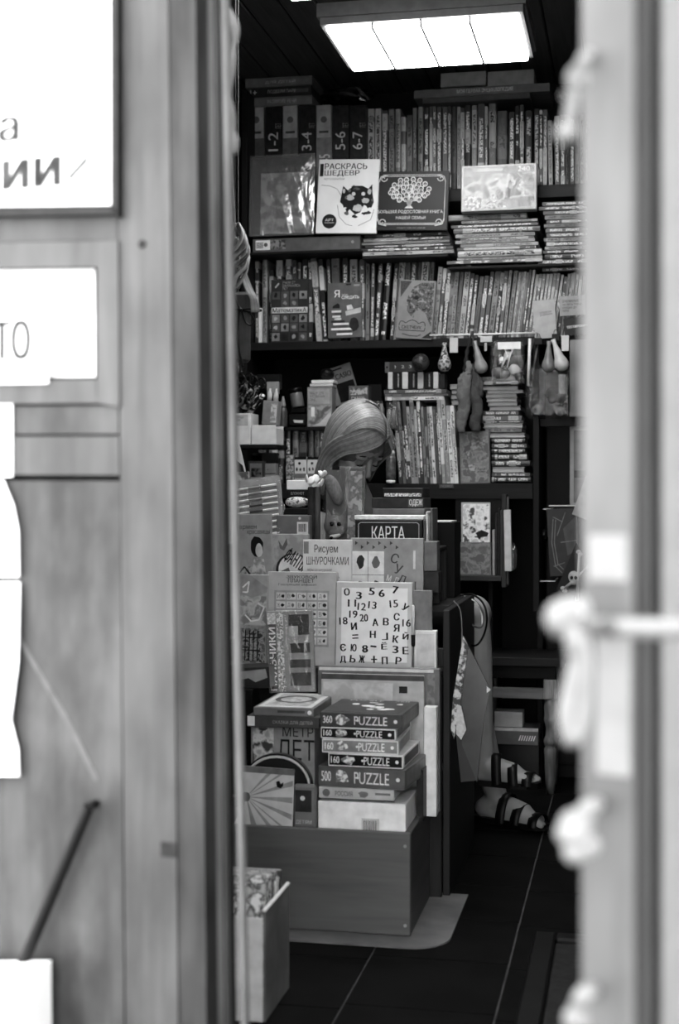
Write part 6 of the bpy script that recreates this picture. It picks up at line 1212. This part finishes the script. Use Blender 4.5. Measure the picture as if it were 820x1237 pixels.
# hair: cap plus combed locks from a side parting
hair = [M(.5, .36, .04, 90), M(.6, .33, .04, 90), M(.7, .31, .04, 90)]
hm = MB(); hm.cur = 0; hm.ell(H(-.008, .0, .032) - po, (.104, .083, .106), HE, 28, 18)
rnd = random.Random(9); ea, eb, ec = .112, .092, .116; cz = .03; phi0 = R(24)
def shell(x, phi, gr=1.0):
    x = max(-ea * .96, min(ea * .96, x)); k = math.sqrt(max(.05, 1 - (x / ea) ** 2)); return Vector((x, eb * k * math.sin(phi) * gr, cz + ec * k * math.cos(phi) * gr))
def lock(pts, r0):
    n_ = len(pts); hm.cur = rnd.choice((0, 1, 1, 2)); hm.tube([H(*p) - po for p in pts], [r0 * (.55 + .45 * math.sin(math.pi * min(1, .15 + i / (n_ * 1.1)))) for i in range(n_)], 6)
gdl = HM.inverted() @ Vector((0, 0, -1))
def hang(pts, ln_, n_=5):
    p = pts[-1].copy(); d = (pts[-1] - pts[-2]).normalized()
    for k in range(n_):
        d = (d * .55 + gdl * .28 + Vector((0, 0, -1)) * .17).normalized(); p = p + d * ln_ / n_
        q = Vector((p.x / .1, p.y / .082, (p.z - .0) / .13)); 
        if q.length < 1.02: p = Vector((q.x / q.length * .102, q.y / q.length * .084, q.z / q.length * .132))
        pts.append(p.copy())
    return pts
for lay in range(2):
    gr = 1.0 - lay * .04
    for i in range(110):
        x0 = .088 - i * .00163 + rnd.uniform(-.001, .001)
        for sg in (-1, 1):
            pts = []; end = R(-98) if sg < 0 else R(96); fwd = max(0, x0 - .02)
            for k in range(10):
                t = k / 9; phi = phi0 + (end - phi0) * t; back = fwd * (.95 * t ** 1.3) + (.012 * t); pts.append(shell(x0 - back, phi, gr + .02 * math.sin(math.pi * t)))
            lock(hang(pts, rnd.uniform(.085, .105) if x0 < .06 else .09), .0036)
    for i in range(70):
        psi = R(-82 + i * 2.4); pts = []
        for k in range(9):
            t = R(8 + k * 11.5); pts.append(Vector((-.03 - (ea * .78) * math.sin(t) * math.cos(psi), eb * math.sin(t) * math.sin(psi) + .01, cz + ec * math.cos(t) * gr)))
        lock(hang(pts, rnd.uniform(.085, .105)), .004)
GA = [(.076, .036, .096), (.098, .0, .076), (.091, -.045, .045), (.062, -.079, .014), (.038, -.091, -.04), (.04, -.091, -.1), (.05, -.082, -.15)]
GB = [(.045, .036, .124), (.055, -.02, .122), (.04, -.072, .085), (.008, -.099, .03), (-.012, -.103, -.03), (-.008, -.1, -.1), (.01, -.092, -.15)]
GC = [(.078, .04, .088), (.092, .066, .052), (.066, .085, .01), (.045, .09, -.04), (.045, .086, -.1)]
GD = [(.045, .04, .122), (.05, .085, .08), (.02, .1, .02), (.01, .1, -.04), (.01, .095, -.1)]
for (g0, g1, N_) in ((GA, GB, 110), (GC, GD, 60)):
    for i in range(N_):
        t = i / (N_ - 1); jit = rnd.uniform(-.002, .002)
        pts = spline([Vector(a_).lerp(Vector(b_), t) * (1 + jit * .6) + Vector((0, 0, jit if j > 3 else 0)) for j, (a_, b_) in enumerate(zip(g0, g1))], 4); lock(pts, .003)
ho = hm.build('hair', hair, pw, True)
# sandals
def sandal(A, T, d, sd):
    r = MB(); z0 = min(A.z - .075, T.z - .022); c = A + d * .06; outl = []
    for (u_, v_) in ((-.135, -.018), (-.14, 0), (-.135, .018), (-.1, .03), (-.03, .03), (.04, .042), (.085, .04), (.115, .018), (.118, 0), (.11, -.02), (.08, -.038), (.03, -.038), (-.03, -.03), (-.1, -.03)): outl.append(c + d * u_ + sd * v_)
    n_ = len(outl); zz_ = [T.z - .021 + max(0, -((p - c).dot(d)) - .0) * .09 * 0 for p in outl]
    r.add([(p.x - po.x, p.y - po.y, z0) for p in outl] + [(p.x - po.x, p.y - po.y, z0 + .018) for p in outl], [tuple(range(n_)), tuple(range(2 * n_ - 1, n_ - 1, -1))] + [(i, i + n_, (i + 1) % n_ + n_, (i + 1) % n_) for i in range(n_)])
    s = r.build('sandal', BLACK, pw); sm_ = M(.1, .45, .02)
    for (u_, hgt, w_, tw) in ((.08, .034, .046, .0), (.03, .058, .046, .02), (-.02, .085, .044, .02)):
        rb = MB(); vs = []; K = 10
        for k in range(K + 1):
            an = math.pi * k / K; ctr = c + d * (u_ + tw * (k / K - .5)) + sd * (math.cos(an) * w_) + L(0, 0, z0 + .012 + hgt * math.sin(an) - c.z) - po
            nr = (sd * math.cos(an) * hgt + L(0, 0, math.sin(an) * w_)).normalized() * .0015
            vs += [ctr - d * .015 - nr, ctr + d * .015 - nr, ctr + d * .015 + nr, ctr - d * .015 + nr]
        rb.add(vs, [(4 * k + i, 4 * k + (i + 1) % 4, 4 * k + 4 + (i + 1) % 4, 4 * k + 4 + i) for k in range(K) for i in range(4)]); rb.build('strap', sm_, s, True)
sandal(A1, T1, *fd1); sandal(A2, T2, *fd2)
# seat under the person
sq = empty('round_stool', (-.9, 4.5, 0), (0, 0, 0), 'dark padded stool carrying the person behind the counter', 'stool')
MB().lathe([(.15, .36), (.17, .375), (.17, .40), (.15, .408)], (0, 0, 0), 24).build('seat', M(.14, .6), sq, True)
for k in range(4): a = math.pi / 4 + k * math.pi / 2; MB().tube([(.17 * math.cos(a), .17 * math.sin(a), 0), (.12 * math.cos(a), .12 * math.sin(a), .362)], .013, 8).build('leg', M(.3, .5), sq)
